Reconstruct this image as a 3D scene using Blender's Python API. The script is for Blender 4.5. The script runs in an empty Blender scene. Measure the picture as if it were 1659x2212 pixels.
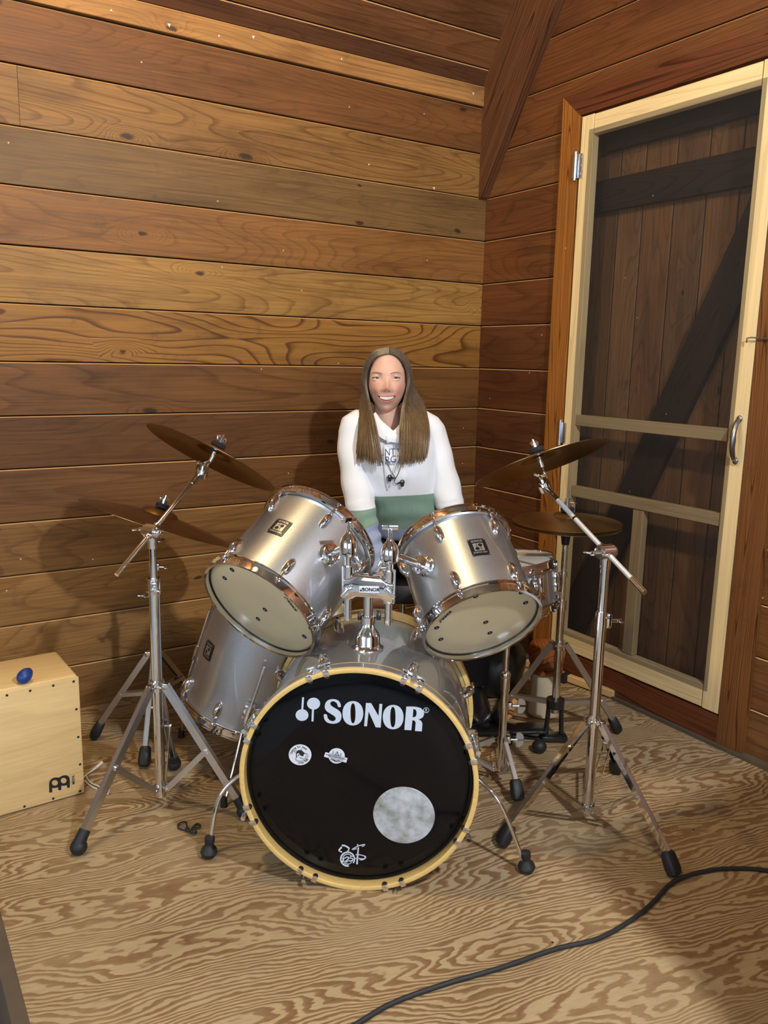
import bpy, bmesh, math, random
from mathutils import Vector as V, Matrix
from mathutils.bvhtree import BVHTree
random.seed(7)
SC = bpy.context.scene
COL = SC.collection
# light balance
WORLD_S, EXPO, LAMP_W, LAMP2_W, WIN_S = 0.0, -0.15, 290.0, 120.0, 6.5
PLY_L, PLY_D = (178, 157, 122), (128, 95, 65)
SCREEN_F = 0.22
PI = math.pi

# ------------------------------------------------------------ camera
YAW, PITCH, ROLL, FPX = 0.572568565, 0.185494478, 0.0203844566, 1767.1
CAM = V((-2.35055, -2.88907, 1.25236))
_f = V((math.sin(YAW) * math.cos(PITCH), math.cos(YAW) * math.cos(PITCH), -math.sin(PITCH)))
_r = V((math.cos(YAW), -math.sin(YAW), 0))
_u = _r.cross(_f)
RGT = _r * math.cos(ROLL) + _u * math.sin(ROLL)
UPV = -_r * math.sin(ROLL) + _u * math.cos(ROLL)
FWD = _f
cam_d = bpy.data.cameras.new('camera')
cam_d.sensor_fit = 'HORIZONTAL'
cam_d.sensor_width = 36.0
cam_d.lens = FPX * 36.0 / 1659.0
cam_d.clip_start = 0.02
cam = bpy.data.objects.new('camera', cam_d)
COL.objects.link(cam)
cam.matrix_world = Matrix(((RGT.x, UPV.x, -FWD.x, CAM.x), (RGT.y, UPV.y, -FWD.y, CAM.y), (RGT.z, UPV.z, -FWD.z, CAM.z), (0, 0, 0, 1)))
SC.camera = cam

# ------------------------------------------------------------ world, lights, exposure
w = bpy.data.worlds.new('world')
SC.world = w
w.use_nodes = True
w.node_tree.nodes['Background'].inputs[0].default_value = (0.85, 0.92, 1.0, 1)
w.node_tree.nodes['Background'].inputs[1].default_value = WORLD_S
SC.view_settings.view_transform = 'Standard'
SC.view_settings.look = 'None'
SC.view_settings.exposure = EXPO
SC.view_settings.gamma = 1.0
SC.view_settings.use_curve_mapping = False
LAMP = V((-1.30, -3.35, 2.45))
LAMP2 = V((-2.0, -1.05, 3.25))

def point_light(name, loc, power, col, rad):
    d = bpy.data.lights.new(name, 'POINT')
    d.energy = power
    d.color = col
    d.shadow_soft_size = rad
    o = bpy.data.objects.new(name, d)
    COL.objects.link(o)
    o.location = loc
    return o
point_light('lamp_light', LAMP, LAMP_W, (0.97, 0.98, 1.0), 0.045)
point_light('lamp_light', LAMP2, LAMP2_W, (1.0, 0.77, 0.40), 0.08)

# ------------------------------------------------------------ projection helpers (pixel of the photo -> place in the room)
def ray(px, py):
    return RGT * ((px - 829.5) / FPX) - UPV * ((py - 1106.0) / FPX) + FWD
def at(px, py, d):
    return CAM + ray(px, py) * d
def onp(px, py, p, n):
    r = ray(px, py)
    return CAM + r * ((V(p) - CAM).dot(V(n)) / r.dot(V(n)))
def fl(px, py, z=0.0):
    return onp(px, py, (0, 0, z), (0, 0, 1))
def pix(p):
    q = V(p) - CAM
    d = q.dot(FWD)
    return 829.5 + FPX * q.dot(RGT) / d, 1106.0 - FPX * q.dot(UPV) / d
def zat(x, y, py):
    lo, hi = -0.5, 3.0
    for _ in range(40):
        m = (lo + hi) / 2
        if pix((x, y, m))[1] > py: lo = m
        else: hi = m
    return lo

# ------------------------------------------------------------ mesh builder
def frame(z, x=None):
    z = V(z).normalized()
    x = V(x) if x is not None else (V((1, 0, 0)) if abs(z.x) < 0.9 else V((0, 1, 0)))
    y = z.cross(x).normalized()
    x = y.cross(z)
    return Matrix((x, y, z)).transposed()
def mat4(rot, loc):
    m = rot.to_4x4()
    m.translation = V(loc)
    return m

class MB:
    def __init__(s, m=None):
        s.v = []; s.f = []; s.m = m or Matrix.Identity(4)
    def add(s, vs, fs):
        b = len(s.v)
        s.v += [s.m @ V(p) for p in vs]
        s.f += [tuple(i + b for i in f) for f in fs]
        return s
    def box(s, c, size, rot=None):
        c = V(c); hx, hy, hz = size[0] / 2, size[1] / 2, size[2] / 2
        r = rot or Matrix.Identity(3)
        vs = [c + r @ V((x, y, z)) for x in (-hx, hx) for y in (-hy, hy) for z in (-hz, hz)]
        return s.add(vs, [(0, 1, 3, 2), (4, 6, 7, 5), (0, 4, 5, 1), (2, 3, 7, 6), (0, 2, 6, 4), (1, 5, 7, 3)])
    def bbox(s, c, size, bev=0.003, rot=None):
        # box with chamfered edges
        bm = bmesh.new()
        bmesh.ops.create_cube(bm, size=1.0)
        for q in bm.verts: q.co = V((q.co.x * size[0], q.co.y * size[1], q.co.z * size[2]))
        bmesh.ops.bevel(bm, geom=bm.edges[:], offset=bev, segments=2, affect='EDGES', profile=0.5)
        r = rot or Matrix.Identity(3)
        bm.verts.index_update()
        s.add([V(c) + r @ q.co for q in bm.verts], [tuple(q.index for q in f.verts) for f in bm.faces])
        bm.free()
        return s
    def cyl(s, p0, p1, r0, r1=None, n=16, caps=True):
        p0, p1 = V(p0), V(p1)
        r1 = r0 if r1 is None else r1
        R = frame(p1 - p0)
        vs = []
        for p, r in ((p0, r0), (p1, r1)):
            for k in range(n):
                a = 2 * PI * k / n
                vs.append(p + R @ V((r * math.cos(a), r * math.sin(a), 0)))
        fs = [(k, (k + 1) % n, n + (k + 1) % n, n + k) for k in range(n)]
        if caps: fs += [tuple(range(n - 1, -1, -1)), tuple(range(n, 2 * n))]
        return s.add(vs, fs)
    def tube(s, pts, rad, n=10, closed=False, caps=True, flat=1.0):
        pts = [V(p) for p in pts]
        m = len(pts)
        rs = rad if isinstance(rad, (list, tuple)) else [rad] * m
        vs = []; fs = []
        prev = None
        for i, p in enumerate(pts):
            a = pts[(i - 1) % m] if (closed or i > 0) else p
            b = pts[(i + 1) % m] if (closed or i < m - 1) else p
            t = (b - a).normalized()
            if prev is None:
                R = frame(t); x = R @ V((1, 0, 0))
            else:
                x = (prev - t * prev.dot(t)).normalized()
            prev = x
            y = t.cross(x)
            for k in range(n):
                an = 2 * PI * k / n
                vs.append(p + (x * math.cos(an) + y * math.sin(an) * flat) * rs[i])
        rng = m if closed else m - 1
        for i in range(rng):
            j = (i + 1) % m
            for k in range(n):
                l = (k + 1) % n
                fs.append((i * n + k, i * n + l, j * n + l, j * n + k))
        if caps and not closed:
            fs += [tuple(range(n - 1, -1, -1)), tuple(range((m - 1) * n, m * n))]
        return s.add(vs, fs)
    def lathe(s, prof, n=48, closed=False, c=(0, 0, 0), R=None):
        c = V(c); R = R or Matrix.Identity(3)
        m = len(prof); vs = []; fs = []
        for r, z in prof:
            for k in range(n):
                a = 2 * PI * k / n
                vs.append(c + R @ V((r * math.cos(a), r * math.sin(a), z)))
        for i in range(m if closed else m - 1):
            j = (i + 1) % m
            for k in range(n):
                l = (k + 1) % n
                fs.append((i * n + k, i * n + l, j * n + l, j * n + k))
        if not closed:
            if prof[0][0] > 1e-5: fs.append(tuple(range(n - 1, -1, -1)))
            if prof[-1][0] > 1e-5: fs.append(tuple(range((m - 1) * n, m * n)))
        return s.add(vs, fs)
    def sph(s, c, r, n=16, R=None):
        rx, ry, rz = r if isinstance(r, (tuple, list)) else (r, r, r)
        R = R or Matrix.Identity(3); c = V(c)
        prof = []
        m = max(6, n // 2)
        vs = []; fs = []
        for i in range(m + 1):
            t = PI * i / m
            for k in range(n):
                a = 2 * PI * k / n
                vs.append(c + R @ V((rx * math.sin(t) * math.cos(a), ry * math.sin(t) * math.sin(a), -rz * math.cos(t))))
        for i in range(m):
            for k in range(n):
                l = (k + 1) % n
                fs.append((i * n + k, i * n + l, (i + 1) * n + l, (i + 1) * n + k))
        return s.add(vs, fs)
    def prism(s, poly, d):
        # closed planar polygon (3D points), extruded by vector d
        n = len(poly); d = V(d)
        vs = [V(p) for p in poly] + [V(p) + d for p in poly]
        fs = [tuple(range(n - 1, -1, -1)), tuple(range(n, 2 * n))] + [(k, (k + 1) % n, n + (k + 1) % n, n + k) for k in range(n)]
        return s.add(vs, fs)
    def loft(s, rings, caps=True):
        n = len(rings[0]); m = len(rings)
        vs = [p for r in rings for p in r]
        fs = [(i * n + k, i * n + (k + 1) % n, (i + 1) * n + (k + 1) % n, (i + 1) * n + k) for i in range(m - 1) for k in range(n)]
        if caps: fs += [tuple(range(n - 1, -1, -1)), tuple(range((m - 1) * n, m * n))]
        return s.add(vs, fs)
    def mesh(s, name, inv=None, smooth=True, angle=40):
        me = bpy.data.meshes.new(name)
        vs = [inv @ p for p in s.v] if inv is not None else s.v
        me.from_pydata([tuple(p) for p in vs], [], s.f)
        bm = bmesh.new(); bm.from_mesh(me)
        bmesh.ops.remove_doubles(bm, verts=bm.verts[:], dist=1e-6)
        bmesh.ops.recalc_face_normals(bm, faces=bm.faces[:])
        if smooth:
            for f in bm.faces: f.smooth = True
            lim = math.radians(angle)
            for e in bm.edges:
                if len(e.link_faces) == 2 and e.calc_face_angle(0) > lim: e.smooth = False
        bm.to_mesh(me); bm.free()
        return me

def tagp(o, label=None, cat=None, group=None, kind=None):
    if label: o['label'] = label
    if cat: o['category'] = cat
    if group: o['group'] = group
    if kind: o['kind'] = kind
    return o

class Thing:
    """An Empty at the thing's base; parts are added under it. local=True: part vertices are given in the thing's own frame."""
    def __init__(s, name, label, cat=None, M=None, loc=None, group=None, kind=None, local=False):
        s.M = M if M is not None else Matrix.Translation(V(loc or (0, 0, 0)))
        s.inv = s.M.inverted()
        s.local = local
        o = bpy.data.objects.new(name, None)
        o.empty_display_size = 0.05
        COL.objects.link(o)
        o.matrix_world = s.M
        s.o = o
        tagp(o, label, cat, group, kind)
    def part(s, name, mb, mt, parent=None, label=None, smooth=True, angle=40, kind=None):
        me = mb if isinstance(mb, bpy.types.Mesh) else mb.mesh(name, None if s.local else s.inv, smooth, angle)
        if isinstance(mb, bpy.types.Mesh) and not s.local:
            me.transform(s.inv)
        me.materials.clear()
        me.materials.append(mt)
        o = bpy.data.objects.new(name, me)
        COL.objects.link(o)
        o.parent = parent or s.o
        if label: o['label'] = label
        if kind: o['kind'] = kind
        return o
    def inst(s, name, me, M, parent=None):
        # shared mesh data placed by matrix M (in thing frame if local, else world)
        o = bpy.data.objects.new(name, me)
        COL.objects.link(o)
        o.parent = parent or s.o
        o.matrix_local = M if s.local else s.inv @ M
        return o

def solo(name, mb, mt, label, cat=None, group=None, kind=None, loc=None, smooth=True, angle=40):
    loc = V(loc) if loc is not None else V((0, 0, 0))
    me = mb.mesh(name, Matrix.Translation(-loc), smooth, angle) if isinstance(mb, MB) else mb
    me.materials.clear()
    me.materials.append(mt)
    o = bpy.data.objects.new(name, me)
    COL.objects.link(o)
    o.location = loc
    return tagp(o, label, cat, group, kind)

TMP = bpy.data.scenes.new('scratch')      # a scratch scene: outlines and remeshes are evaluated here, away from the big scene
def evaluate(o):
    TMP.collection.objects.link(o)
    vl = TMP.view_layers[0]
    vl.update()
    me = bpy.data.meshes.new_from_object(o.evaluated_get(vl.depsgraph))
    bpy.data.objects.remove(o)
    return me
def curve_mesh(cu):
    me = evaluate(bpy.data.objects.new('outline', cu))
    bpy.data.curves.remove(cu)
    return me
# flat filled outlines (even-odd holes) -> mesh in the xy plane
def fill2d(loops, extrude=0.0002):
    cu = bpy.data.curves.new('outline', 'CURVE')
    cu.dimensions = '2D'; cu.fill_mode = 'BOTH'; cu.extrude = extrude
    for lp in loops:
        sp = cu.splines.new('POLY')
        sp.points.add(len(lp) - 1)
        for q, p in zip(sp.points, lp): q.co = (p[0], p[1], 0, 1)
        sp.use_cyclic_u = True
    me = curve_mesh(cu)
    return me
def text2d(body, size, extrude=0.0002, align='CENTER', bold=0.0, sx=1.0, space=1.0):
    cu = bpy.data.curves.new('text', 'FONT')
    cu.body = body; cu.size = size; cu.extrude = extrude; cu.align_x = align; cu.align_y = 'CENTER'
    cu.offset = bold; cu.space_character = space
    me = curve_mesh(cu)
    if sx != 1.0: me.transform(Matrix.Diagonal((sx, 1, 1, 1)))
    return me
def joinme(mes):
    bm = bmesh.new()
    for m in mes:
        bm.from_mesh(m)
    out = bpy.data.meshes.new('joined')
    bm.to_mesh(out); bm.free()
    for m in mes: bpy.data.meshes.remove(m)
    return out
def ell(cx, cy, rx, ry, n=40, a0=0.0, p=2.0):
    out = []
    for k in range(n):
        a = 2 * PI * k / n + a0
        c, s_ = math.cos(a), math.sin(a)
        out.append((cx + rx * math.copysign(abs(c) ** (2 / p), c), cy + ry * math.copysign(abs(s_) ** (2 / p), s_)))
    return out
def stroke(pts, w, w1=None):
    L = []; Rr = []
    n = len(pts)
    for i in range(n):
        a = pts[max(i - 1, 0)]; b = pts[min(i + 1, n - 1)]
        dx, dy = b[0] - a[0], b[1] - a[1]
        l = math.hypot(dx, dy) or 1
        ww = (w if w1 is None else w + (w1 - w) * i / (n - 1)) / 2
        L.append((pts[i][0] - dy / l * ww, pts[i][1] + dx / l * ww))
        Rr.append((pts[i][0] + dy / l * ww, pts[i][1] - dx / l * ww))
    return L + Rr[::-1]
def bez(p0, p1, p2, p3, n=12):
    p0, p1, p2, p3 = map(V, (p0, p1, p2, p3))
    return [p0 * (1 - t) ** 3 + p1 * 3 * t * (1 - t) ** 2 + p2 * 3 * t * t * (1 - t) + p3 * t ** 3 for t in [i / n for i in range(n + 1)]]
def spline(pts, n=8):
    pts = [V(p) for p in pts]
    out = []
    for i in range(len(pts) - 1):
        a = pts[max(i - 1, 0)]; b = pts[i]; c = pts[i + 1]; d = pts[min(i + 2, len(pts) - 1)]
        for k in range(n):
            t = k / n
            out.append(0.5 * ((2 * b) + (c - a) * t + (2 * a - 5 * b + 4 * c - d) * t * t + (3 * b - a - 3 * c + d) * t ** 3))
    out.append(pts[-1])
    return out
# ------------------------------------------------------------ materials
def srgb(r, g, b):
    f = lambda c: (c / 255 / 12.92) if c <= 10.3 else ((c / 255 + 0.055) / 1.055) ** 2.4
    return (f(r), f(g), f(b), 1.0)
class NT:
    def __init__(s, name):
        s.mat = bpy.data.materials.new(name)
        s.mat.use_nodes = True
        s.nt = s.mat.node_tree
        s.b = s.nt.nodes['Principled BSDF']
        s.out = s.nt.nodes['Material Output']
    def n(s, t, props=None, **inp):
        nd = s.nt.nodes.new(t)
        for k, v in (props or {}).items(): setattr(nd, k, v)
        for k, v in inp.items():
            key = int(k[1:]) if k[0] == 'i' and k[1:].isdigit() else k.replace('_', ' ')
            s.set(nd.inputs[key], v)
        return nd
    def set(s, sock, v):
        if isinstance(v, bpy.types.NodeSocket): s.nt.links.new(v, sock)
        elif isinstance(v, bpy.types.Node): s.nt.links.new(v.outputs[0], sock)
        else: sock.default_value = v
    def math(s, op, a, b=None, c=None, clamp=False):
        nd = s.nt.nodes.new('ShaderNodeMath'); nd.operation = op; nd.use_clamp = clamp
        s.set(nd.inputs[0], a)
        if b is not None: s.set(nd.inputs[1], b)
        if c is not None: s.set(nd.inputs[2], c)
        return nd.outputs[0]
    def vmath(s, op, a, b=None):
        nd = s.nt.nodes.new('ShaderNodeVectorMath'); nd.operation = op
        s.set(nd.inputs[0], a)
        if b is not None: s.set(nd.inputs[1], b)
        return nd.outputs[0]
    def mix(s, f, a, b, blend='MIX'):
        nd = s.nt.nodes.new('ShaderNodeMix'); nd.data_type = 'RGBA'; nd.blend_type = blend
        s.set(nd.inputs['Factor'], f)
        cs = [i for i in nd.inputs if i.type == 'RGBA']
        s.set(cs[0], a); s.set(cs[1], b)
        return [o for o in nd.outputs if o.type == 'RGBA'][0]
    def ramp(s, f, stops, interp='LINEAR'):
        nd = s.nt.nodes.new('ShaderNodeValToRGB')
        cr = nd.color_ramp; cr.interpolation = interp
        while len(cr.elements) > 1: cr.elements.remove(cr.elements[-1])
        cr.elements[0].position = stops[0][0]; cr.elements[0].color = stops[0][1]
        for p, c in stops[1:]:
            e = cr.elements.new(p); e.color = c
        s.set(nd.inputs[0], f)
        return nd.outputs[0]
    def p(s, **kw):
        for k, v in kw.items(): s.set(s.b.inputs[k.replace('_', ' ')], v)
        return s
def g(v): return (v, v, v, 1.0)

def simple(name, col, rough=0.5, metal=0.0, coat=0.0, spec=0.5, noise=0.0, nscale=40, bump=0.0, bscale=200):
    t = NT(name)
    c = col
    tc = t.n('ShaderNodeTexCoord')
    if noise:
        nz = t.n('ShaderNodeTexNoise', None, Vector=tc.outputs['Object'], Scale=nscale, Detail=3.0)
        c = t.mix(nz.outputs[0], tuple(x * (1 - noise) for x in col[:3]) + (1,), tuple(min(1, x * (1 + noise)) for x in col[:3]) + (1,))
    t.p(Base_Color=c, Roughness=rough, Metallic=metal, Coat_Weight=coat, Specular_IOR_Level=spec)
    if bump:
        nb = t.n('ShaderNodeTexNoise', None, Vector=tc.outputs['Object'], Scale=bscale, Detail=4.0)
        bn = t.n('ShaderNodeBump', None, Strength=bump, Distance=0.002, Height=nb.outputs[0])
        t.p(Normal=bn.outputs[0])
    return t.mat

def wood(name, rough=0.5, K=16.0, sx=0.9, sz=7.0, grain=1.0, streak=0.42, knots=True, tint=None, coat=0.0, detail=1.2, blotch=0.75, dirt=True, spec=0.35):
    """Board wood: the tone is the object's own colour; contour bands of a stretched noise give cathedral grain, with knots."""
    t = NT(name)
    tc = t.n('ShaderNodeTexCoord'); oi = t.n('ShaderNodeObjectInfo')
    rnd = oi.outputs['Random']
    off = t.n('ShaderNodeCombineXYZ', None, X=t.math('MULTIPLY', rnd, 37.0), Y=t.math('MULTIPLY', rnd, 91.0), Z=t.math('MULTIPLY', rnd, 53.0))
    co = t.vmath('ADD', tc.outputs['Object'], off.outputs[0])
    st = t.vmath('MULTIPLY', co, (sx, sz, sz))
    # slight wander
    wn = t.n('ShaderNodeTexNoise', None, Vector=t.vmath('MULTIPLY', co, (2.0, 14.0, 14.0)), Scale=1.0, Detail=2.0)
    nz = t.n('ShaderNodeTexNoise', None, Vector=st, Scale=1.0, Detail=detail, Roughness=0.35)
    val = t.math('ADD', nz.outputs[0], t.math('MULTIPLY', wn.outputs[0], 0.035))
    kn = None
    if knots:
        kv = t.vmath('MULTIPLY', co, (2.3, 5.6, 0.0))
        kw = t.n('ShaderNodeTexNoise', None, Vector=co, Scale=22.0, Detail=2.0)
        kv = t.vmath('ADD', kv, t.vmath('MULTIPLY', kw.outputs[1], (0.08, 0.08, 0.0)))
        vo = t.n('ShaderNodeTexVoronoi', {'feature': 'F1', 'voronoi_dimensions': '2D'}, Vector=kv, Scale=1.0)
        sep = t.n('ShaderNodeSeparateColor', None, Color=vo.outputs['Color'])
        on = t.math('GREATER_THAN', sep.outputs[0], 0.78)
        d = vo.outputs['Distance']
        halo = t.math('MULTIPLY', on, t.math('POWER', 2.718, t.math('MULTIPLY', t.math('MULTIPLY', d, d), -40.0)))
        val = t.math('ADD', val, t.math('MULTIPLY', halo, 0.22))
        size = t.math('MULTIPLY_ADD', sep.outputs[1], 0.045, 0.022)
        kn = t.math('MULTIPLY', on, t.math('SUBTRACT', 1.0, t.math('DIVIDE', t.math('SUBTRACT', d, t.math('MULTIPLY', size, 0.7)), t.math('MULTIPLY', size, 0.6), None, True), None, True))
    kk = t.math('MULTIPLY_ADD', t.math('FRACT', t.math('MULTIPLY', rnd, 7.31)), K * 1.0, K * 0.55)
    fr = t.math('FRACT', t.math('MULTIPLY', val, kk))
    line = t.ramp(fr, [(0.0, g(0.0)), (0.70, g(0.10)), (0.90, g(1.0)), (0.95, g(0.95)), (1.0, g(0.0))])
    amt = oi.outputs['Alpha']
    fine = t.n('ShaderNodeTexNoise', None, Vector=t.vmath('MULTIPLY', co, (3.0, 170.0, 170.0)), Scale=1.0, Detail=3.0)
    blo = t.n('ShaderNodeTexNoise', None, Vector=t.vmath('MULTIPLY', co, (2.0, 6.5, 6.5)), Scale=1.0, Detail=5.0, Roughness=0.6)
    base = oi.outputs['Color'] if tint is None else tint
    dark = t.mix(1.0, base, (0.36, 0.27, 0.18, 1), 'MULTIPLY')
    c = t.mix(t.math('MULTIPLY', t.math('MULTIPLY', line, amt), grain, None, True), base, dark)
    c = t.mix(streak, c, t.ramp(fine.outputs[0], [(0.3, g(0.45)), (0.7, g(1.35))]), 'MULTIPLY')
    c = t.mix(blotch * 1.0, c, t.ramp(blo.outputs[0], [(0.30, (0.48, 0.41, 0.36, 1)), (0.46, (0.92, 0.90, 0.89, 1)), (0.70, (1.22, 1.19, 1.12, 1))]), 'MULTIPLY')
    if dirt:
        dn = t.n('ShaderNodeTexNoise', None, Vector=co, Scale=9.0, Detail=6.0, Roughness=0.7)
        c = t.mix(t.ramp(dn.outputs[0], [(0.58, g(0.0)), (0.76, g(0.5))]), c, (0.05, 0.025, 0.012, 1))
        vs = t.n('ShaderNodeTexVoronoi', {'feature': 'F1', 'voronoi_dimensions': '2D'}, Vector=co, Scale=6.0)
        sv = t.n('ShaderNodeSeparateColor', None, Color=vs.outputs['Color'])
        sp = t.math('MULTIPLY', t.math('LESS_THAN', vs.outputs['Distance'], 0.016), t.math('GREATER_THAN', sv.outputs[2], 0.82))
        c = t.mix(sp, c, (0.55, 0.47, 0.36, 1))
    if kn is not None: c = t.mix(t.math('MULTIPLY', kn, 0.85), c, (0.022, 0.010, 0.005, 1))
    h = t.math('ADD', t.math('MULTIPLY', fine.outputs[0], 0.5), t.math('MULTIPLY', line, -0.35))
    bp = t.n('ShaderNodeBump', None, Strength=0.25, Distance=0.0015, Height=h)
    rg = t.math('MULTIPLY_ADD', fine.outputs[0], 0.25, rough - 0.12)
    t.p(Base_Color=c, Roughness=rg, Coat_Weight=coat, Coat_Roughness=0.3, Specular_IOR_Level=spec, Normal=bp.outputs[0])
    return t.mat

def plywood(name):
    t = NT(name)
    tc = t.n('ShaderNodeTexCoord')
    mp = t.n('ShaderNodeMapping', {'vector_type': 'POINT'}, Vector=tc.outputs['Object'], Rotation=(0, 0, math.radians(12.0)))
    co = mp.outputs[0]
    wl = t.n('ShaderNodeTexNoise', None, Vector=t.vmath('MULTIPLY', co, (1.0, 2.0, 1.0)), Scale=1.0, Detail=1.0)
    wz = t.n('ShaderNodeTexNoise', None, Vector=t.vmath('MULTIPLY', co, (14.0, 40.0, 1.0)), Scale=1.0, Detail=2.0, Roughness=0.5)
    nz = t.n('ShaderNodeTexNoise', None, Vector=t.vmath('MULTIPLY', co, (1.7, 6.0, 1.0)), Scale=1.0, Detail=1.7, Roughness=0.42)
    val = t.math('ADD', t.math('MULTIPLY', nz.outputs[0], 1.15), t.math('MULTIPLY', wz.outputs[0], 0.10))
    val = t.math('ADD', val, t.math('MULTIPLY', wl.outputs[0], 0.9))
    # steady drift across the grain keeps the lines running
    sx = t.n('ShaderNodeSeparateXYZ', None, Vector=co)
    val = t.math('ADD', val, t.math('MULTIPLY', sx.outputs[1], 2.5))
    fr = t.math('FRACT', t.math('MULTIPLY', val, 21.0))
    line = t.ramp(fr, [(0.0, g(0.0)), (0.40, g(0.05)), (0.50, g(0.80)), (0.80, g(1.0)), (0.90, g(0.9)), (1.0, g(0.0))])
    fade = t.n('ShaderNodeTexNoise', None, Vector=co, Scale=2.6, Detail=3.0)
    line = t.math('MULTIPLY', line, t.ramp(fade.outputs[0], [(0.3, g(0.55)), (0.55, g(1.0))]))
    fine = t.n('ShaderNodeTexNoise', None, Vector=t.vmath('MULTIPLY', co, (20.0, 300.0, 1.0)), Scale=1.0, Detail=3.0)
    c = t.mix(line, srgb(*PLY_L), srgb(*PLY_D))
    c = t.mix(0.30, c, t.ramp(fine.outputs[0], [(0.3, g(0.6)), (0.7, g(1.3))]), 'MULTIPLY')
    st = t.n('ShaderNodeTexNoise', None, Vector=co, Scale=3.3, Detail=5.0, Roughness=0.6)
    c = t.mix(0.40, c, t.ramp(st.outputs[0], [(0.32, (0.62, 0.56, 0.50, 1)), (0.5, g(1.0)), (0.7, (1.12, 1.08, 1.0, 1))]), 'MULTIPLY')
    d2 = t.n('ShaderNodeTexNoise', None, Vector=co, Scale=14.0, Detail=5.0, Roughness=0.7)
    c = t.mix(t.ramp(d2.outputs[0], [(0.62, g(0.0)), (0.75, g(0.35))]), c, srgb(150, 140, 122))
    vs = t.n('ShaderNodeTexVoronoi', {'feature': 'F1'}, Vector=tc.outputs['Object'], Scale=4.0)
    c = t.mix(t.math('LESS_THAN', vs.outputs['Distance'], 0.014), c, (0.03, 0.015, 0.01, 1))
    bp = t.n('ShaderNodeBump', None, Strength=0.2, Distance=0.002, Height=t.math('ADD', line, fine.outputs[0]))
    t.p(Base_Color=c, Roughness=t.math('MULTIPLY_ADD', fine.outputs[0], 0.2, 0.38), Specular_IOR_Level=0.35, Normal=bp.outputs[0])
    return t.mat

def sparkle(name):
    t = NT(name)
    tc = t.n('ShaderNodeTexCoord')
    nz = t.n('ShaderNodeTexNoise', None, Vector=tc.outputs['Object'], Scale=700.0, Detail=2.0)
    sm = t.n('ShaderNodeTexNoise', None, Vector=tc.outputs['Object'], Scale=9.0, Detail=4.0)
    c = t.mix(nz.outputs[0], (0.30, 0.31, 0.335, 1), (0.66, 0.67, 0.70, 1))
    c = t.mix(0.25, c, t.ramp(sm.outputs[0], [(0.35, g(0.75)), (0.6, g(1.05))]), 'MULTIPLY')
    t.p(Base_Color=c, Metallic=0.9, Roughness=0.40, Coat_Weight=1.0, Coat_Roughness=0.03)
    return t.mat

def cymbal(name, col):
    t = NT(name)
    tc = t.n('ShaderNodeTexCoord')
    sp = t.n('ShaderNodeSeparateXYZ', None, Vector=tc.outputs['Object'])
    r = t.math('SQRT', t.math('ADD', t.math('MULTIPLY', sp.outputs[0], sp.outputs[0]), t.math('MULTIPLY', sp.outputs[1], sp.outputs[1])))
    nz = t.n('ShaderNodeTexNoise', {'noise_dimensions': '1D'}, W=t.math('MULTIPLY', r, 900.0), Scale=1.0, Detail=2.0)
    st = t.n('ShaderNodeTexNoise', None, Vector=tc.outputs['Object'], Scale=14.0, Detail=4.0)
    c = t.mix(t.ramp(st.outputs[0], [(0.3, g(0.6)), (0.65, g(0.0))]), col, tuple(x * 0.5 for x in col[:3]) + (1,))
    bp = t.n('ShaderNodeBump', None, Strength=0.35, Distance=0.0006, Height=nz.outputs[0])
    t.p(Base_Color=c, Metallic=1.0, Roughness=0.30, Normal=bp.outputs[0])
    return t.mat

def moon(name):
    t = NT(name)
    tc = t.n('ShaderNodeTexCoord')
    a = t.n('ShaderNodeTexNoise', None, Vector=tc.outputs['Object'], Scale=22.0, Detail=6.0, Roughness=0.62)
    b = t.n('ShaderNodeTexNoise', None, Vector=tc.outputs['Object'], Scale=9.0, Detail=3.0)
    v = t.math('ADD', t.math('MULTIPLY', a.outputs[0], 0.6), t.math('MULTIPLY', b.outputs[0], 0.5))
    c = t.ramp(v, [(0.38, srgb(92, 88, 76)), (0.46, srgb(146, 146, 142)), (0.56, srgb(182, 188, 194)), (0.70, srgb(216, 222, 230))])
    t.p(Base_Color=c, Roughness=0.35, Coat_Weight=0.3)
    return t.mat

def screen_mat():
    t = NT('screen_mesh')
    tr = t.n('ShaderNodeBsdfTransparent')
    df = t.n('ShaderNodeBsdfDiffuse', None, Color=(0.050, 0.047, 0.045, 1))
    mx = t.n('ShaderNodeMixShader', None, i0=SCREEN_F, i1=tr.outputs[0], i2=df.outputs[0])
    t.nt.links.new(mx.outputs[0], t.out.inputs[0])
    return t.mat

def emit(name, col, s):
    t = NT(name)
    t.p(Base_Color=(0, 0, 0, 1), Emission_Color=col, Emission_Strength=s)
    return t.mat

M = {}
M['wall'] = wood('cedar_boards', rough=0.50, spec=0.3, K=20, sx=0.75, sz=6.0, streak=0.5)
M['walld'] = wood('cedar_boards_fine', rough=0.5, K=30, sx=1.2, sz=6.0, grain=1.0, spec=0.3, streak=0.4)
M['litedge'] = simple('lit_board_edge', srgb(190, 146, 98), 0.7, noise=0.25, nscale=12)  # lighter tone painted in for light on the board tops
M['trim'] = wood('stained_trim', rough=0.42, K=22, sx=0.5, sz=12, knots=False, blotch=0.3)
M['pine'] = wood('raw_pine', rough=0.55, K=9, sx=0.5, sz=9, knots=False, grain=0.22, streak=0.18, blotch=0.12, dirt=False)
M['greypine'] = wood('weathered_pine', rough=0.7, K=9, sx=0.5, sz=9, knots=False, grain=0.3, streak=0.3, blotch=0.25)
M['plank'] = wood('old_planks', rough=0.6, K=22)
M['ply'] = plywood('plywood')
M['birch'] = wood('birch_ply', rough=0.4, K=10, sx=0.8, sz=11, knots=False, grain=0.12, streak=0.12, blotch=0.12, dirt=False, tint=srgb(230, 196, 138), coat=0.25)
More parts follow.
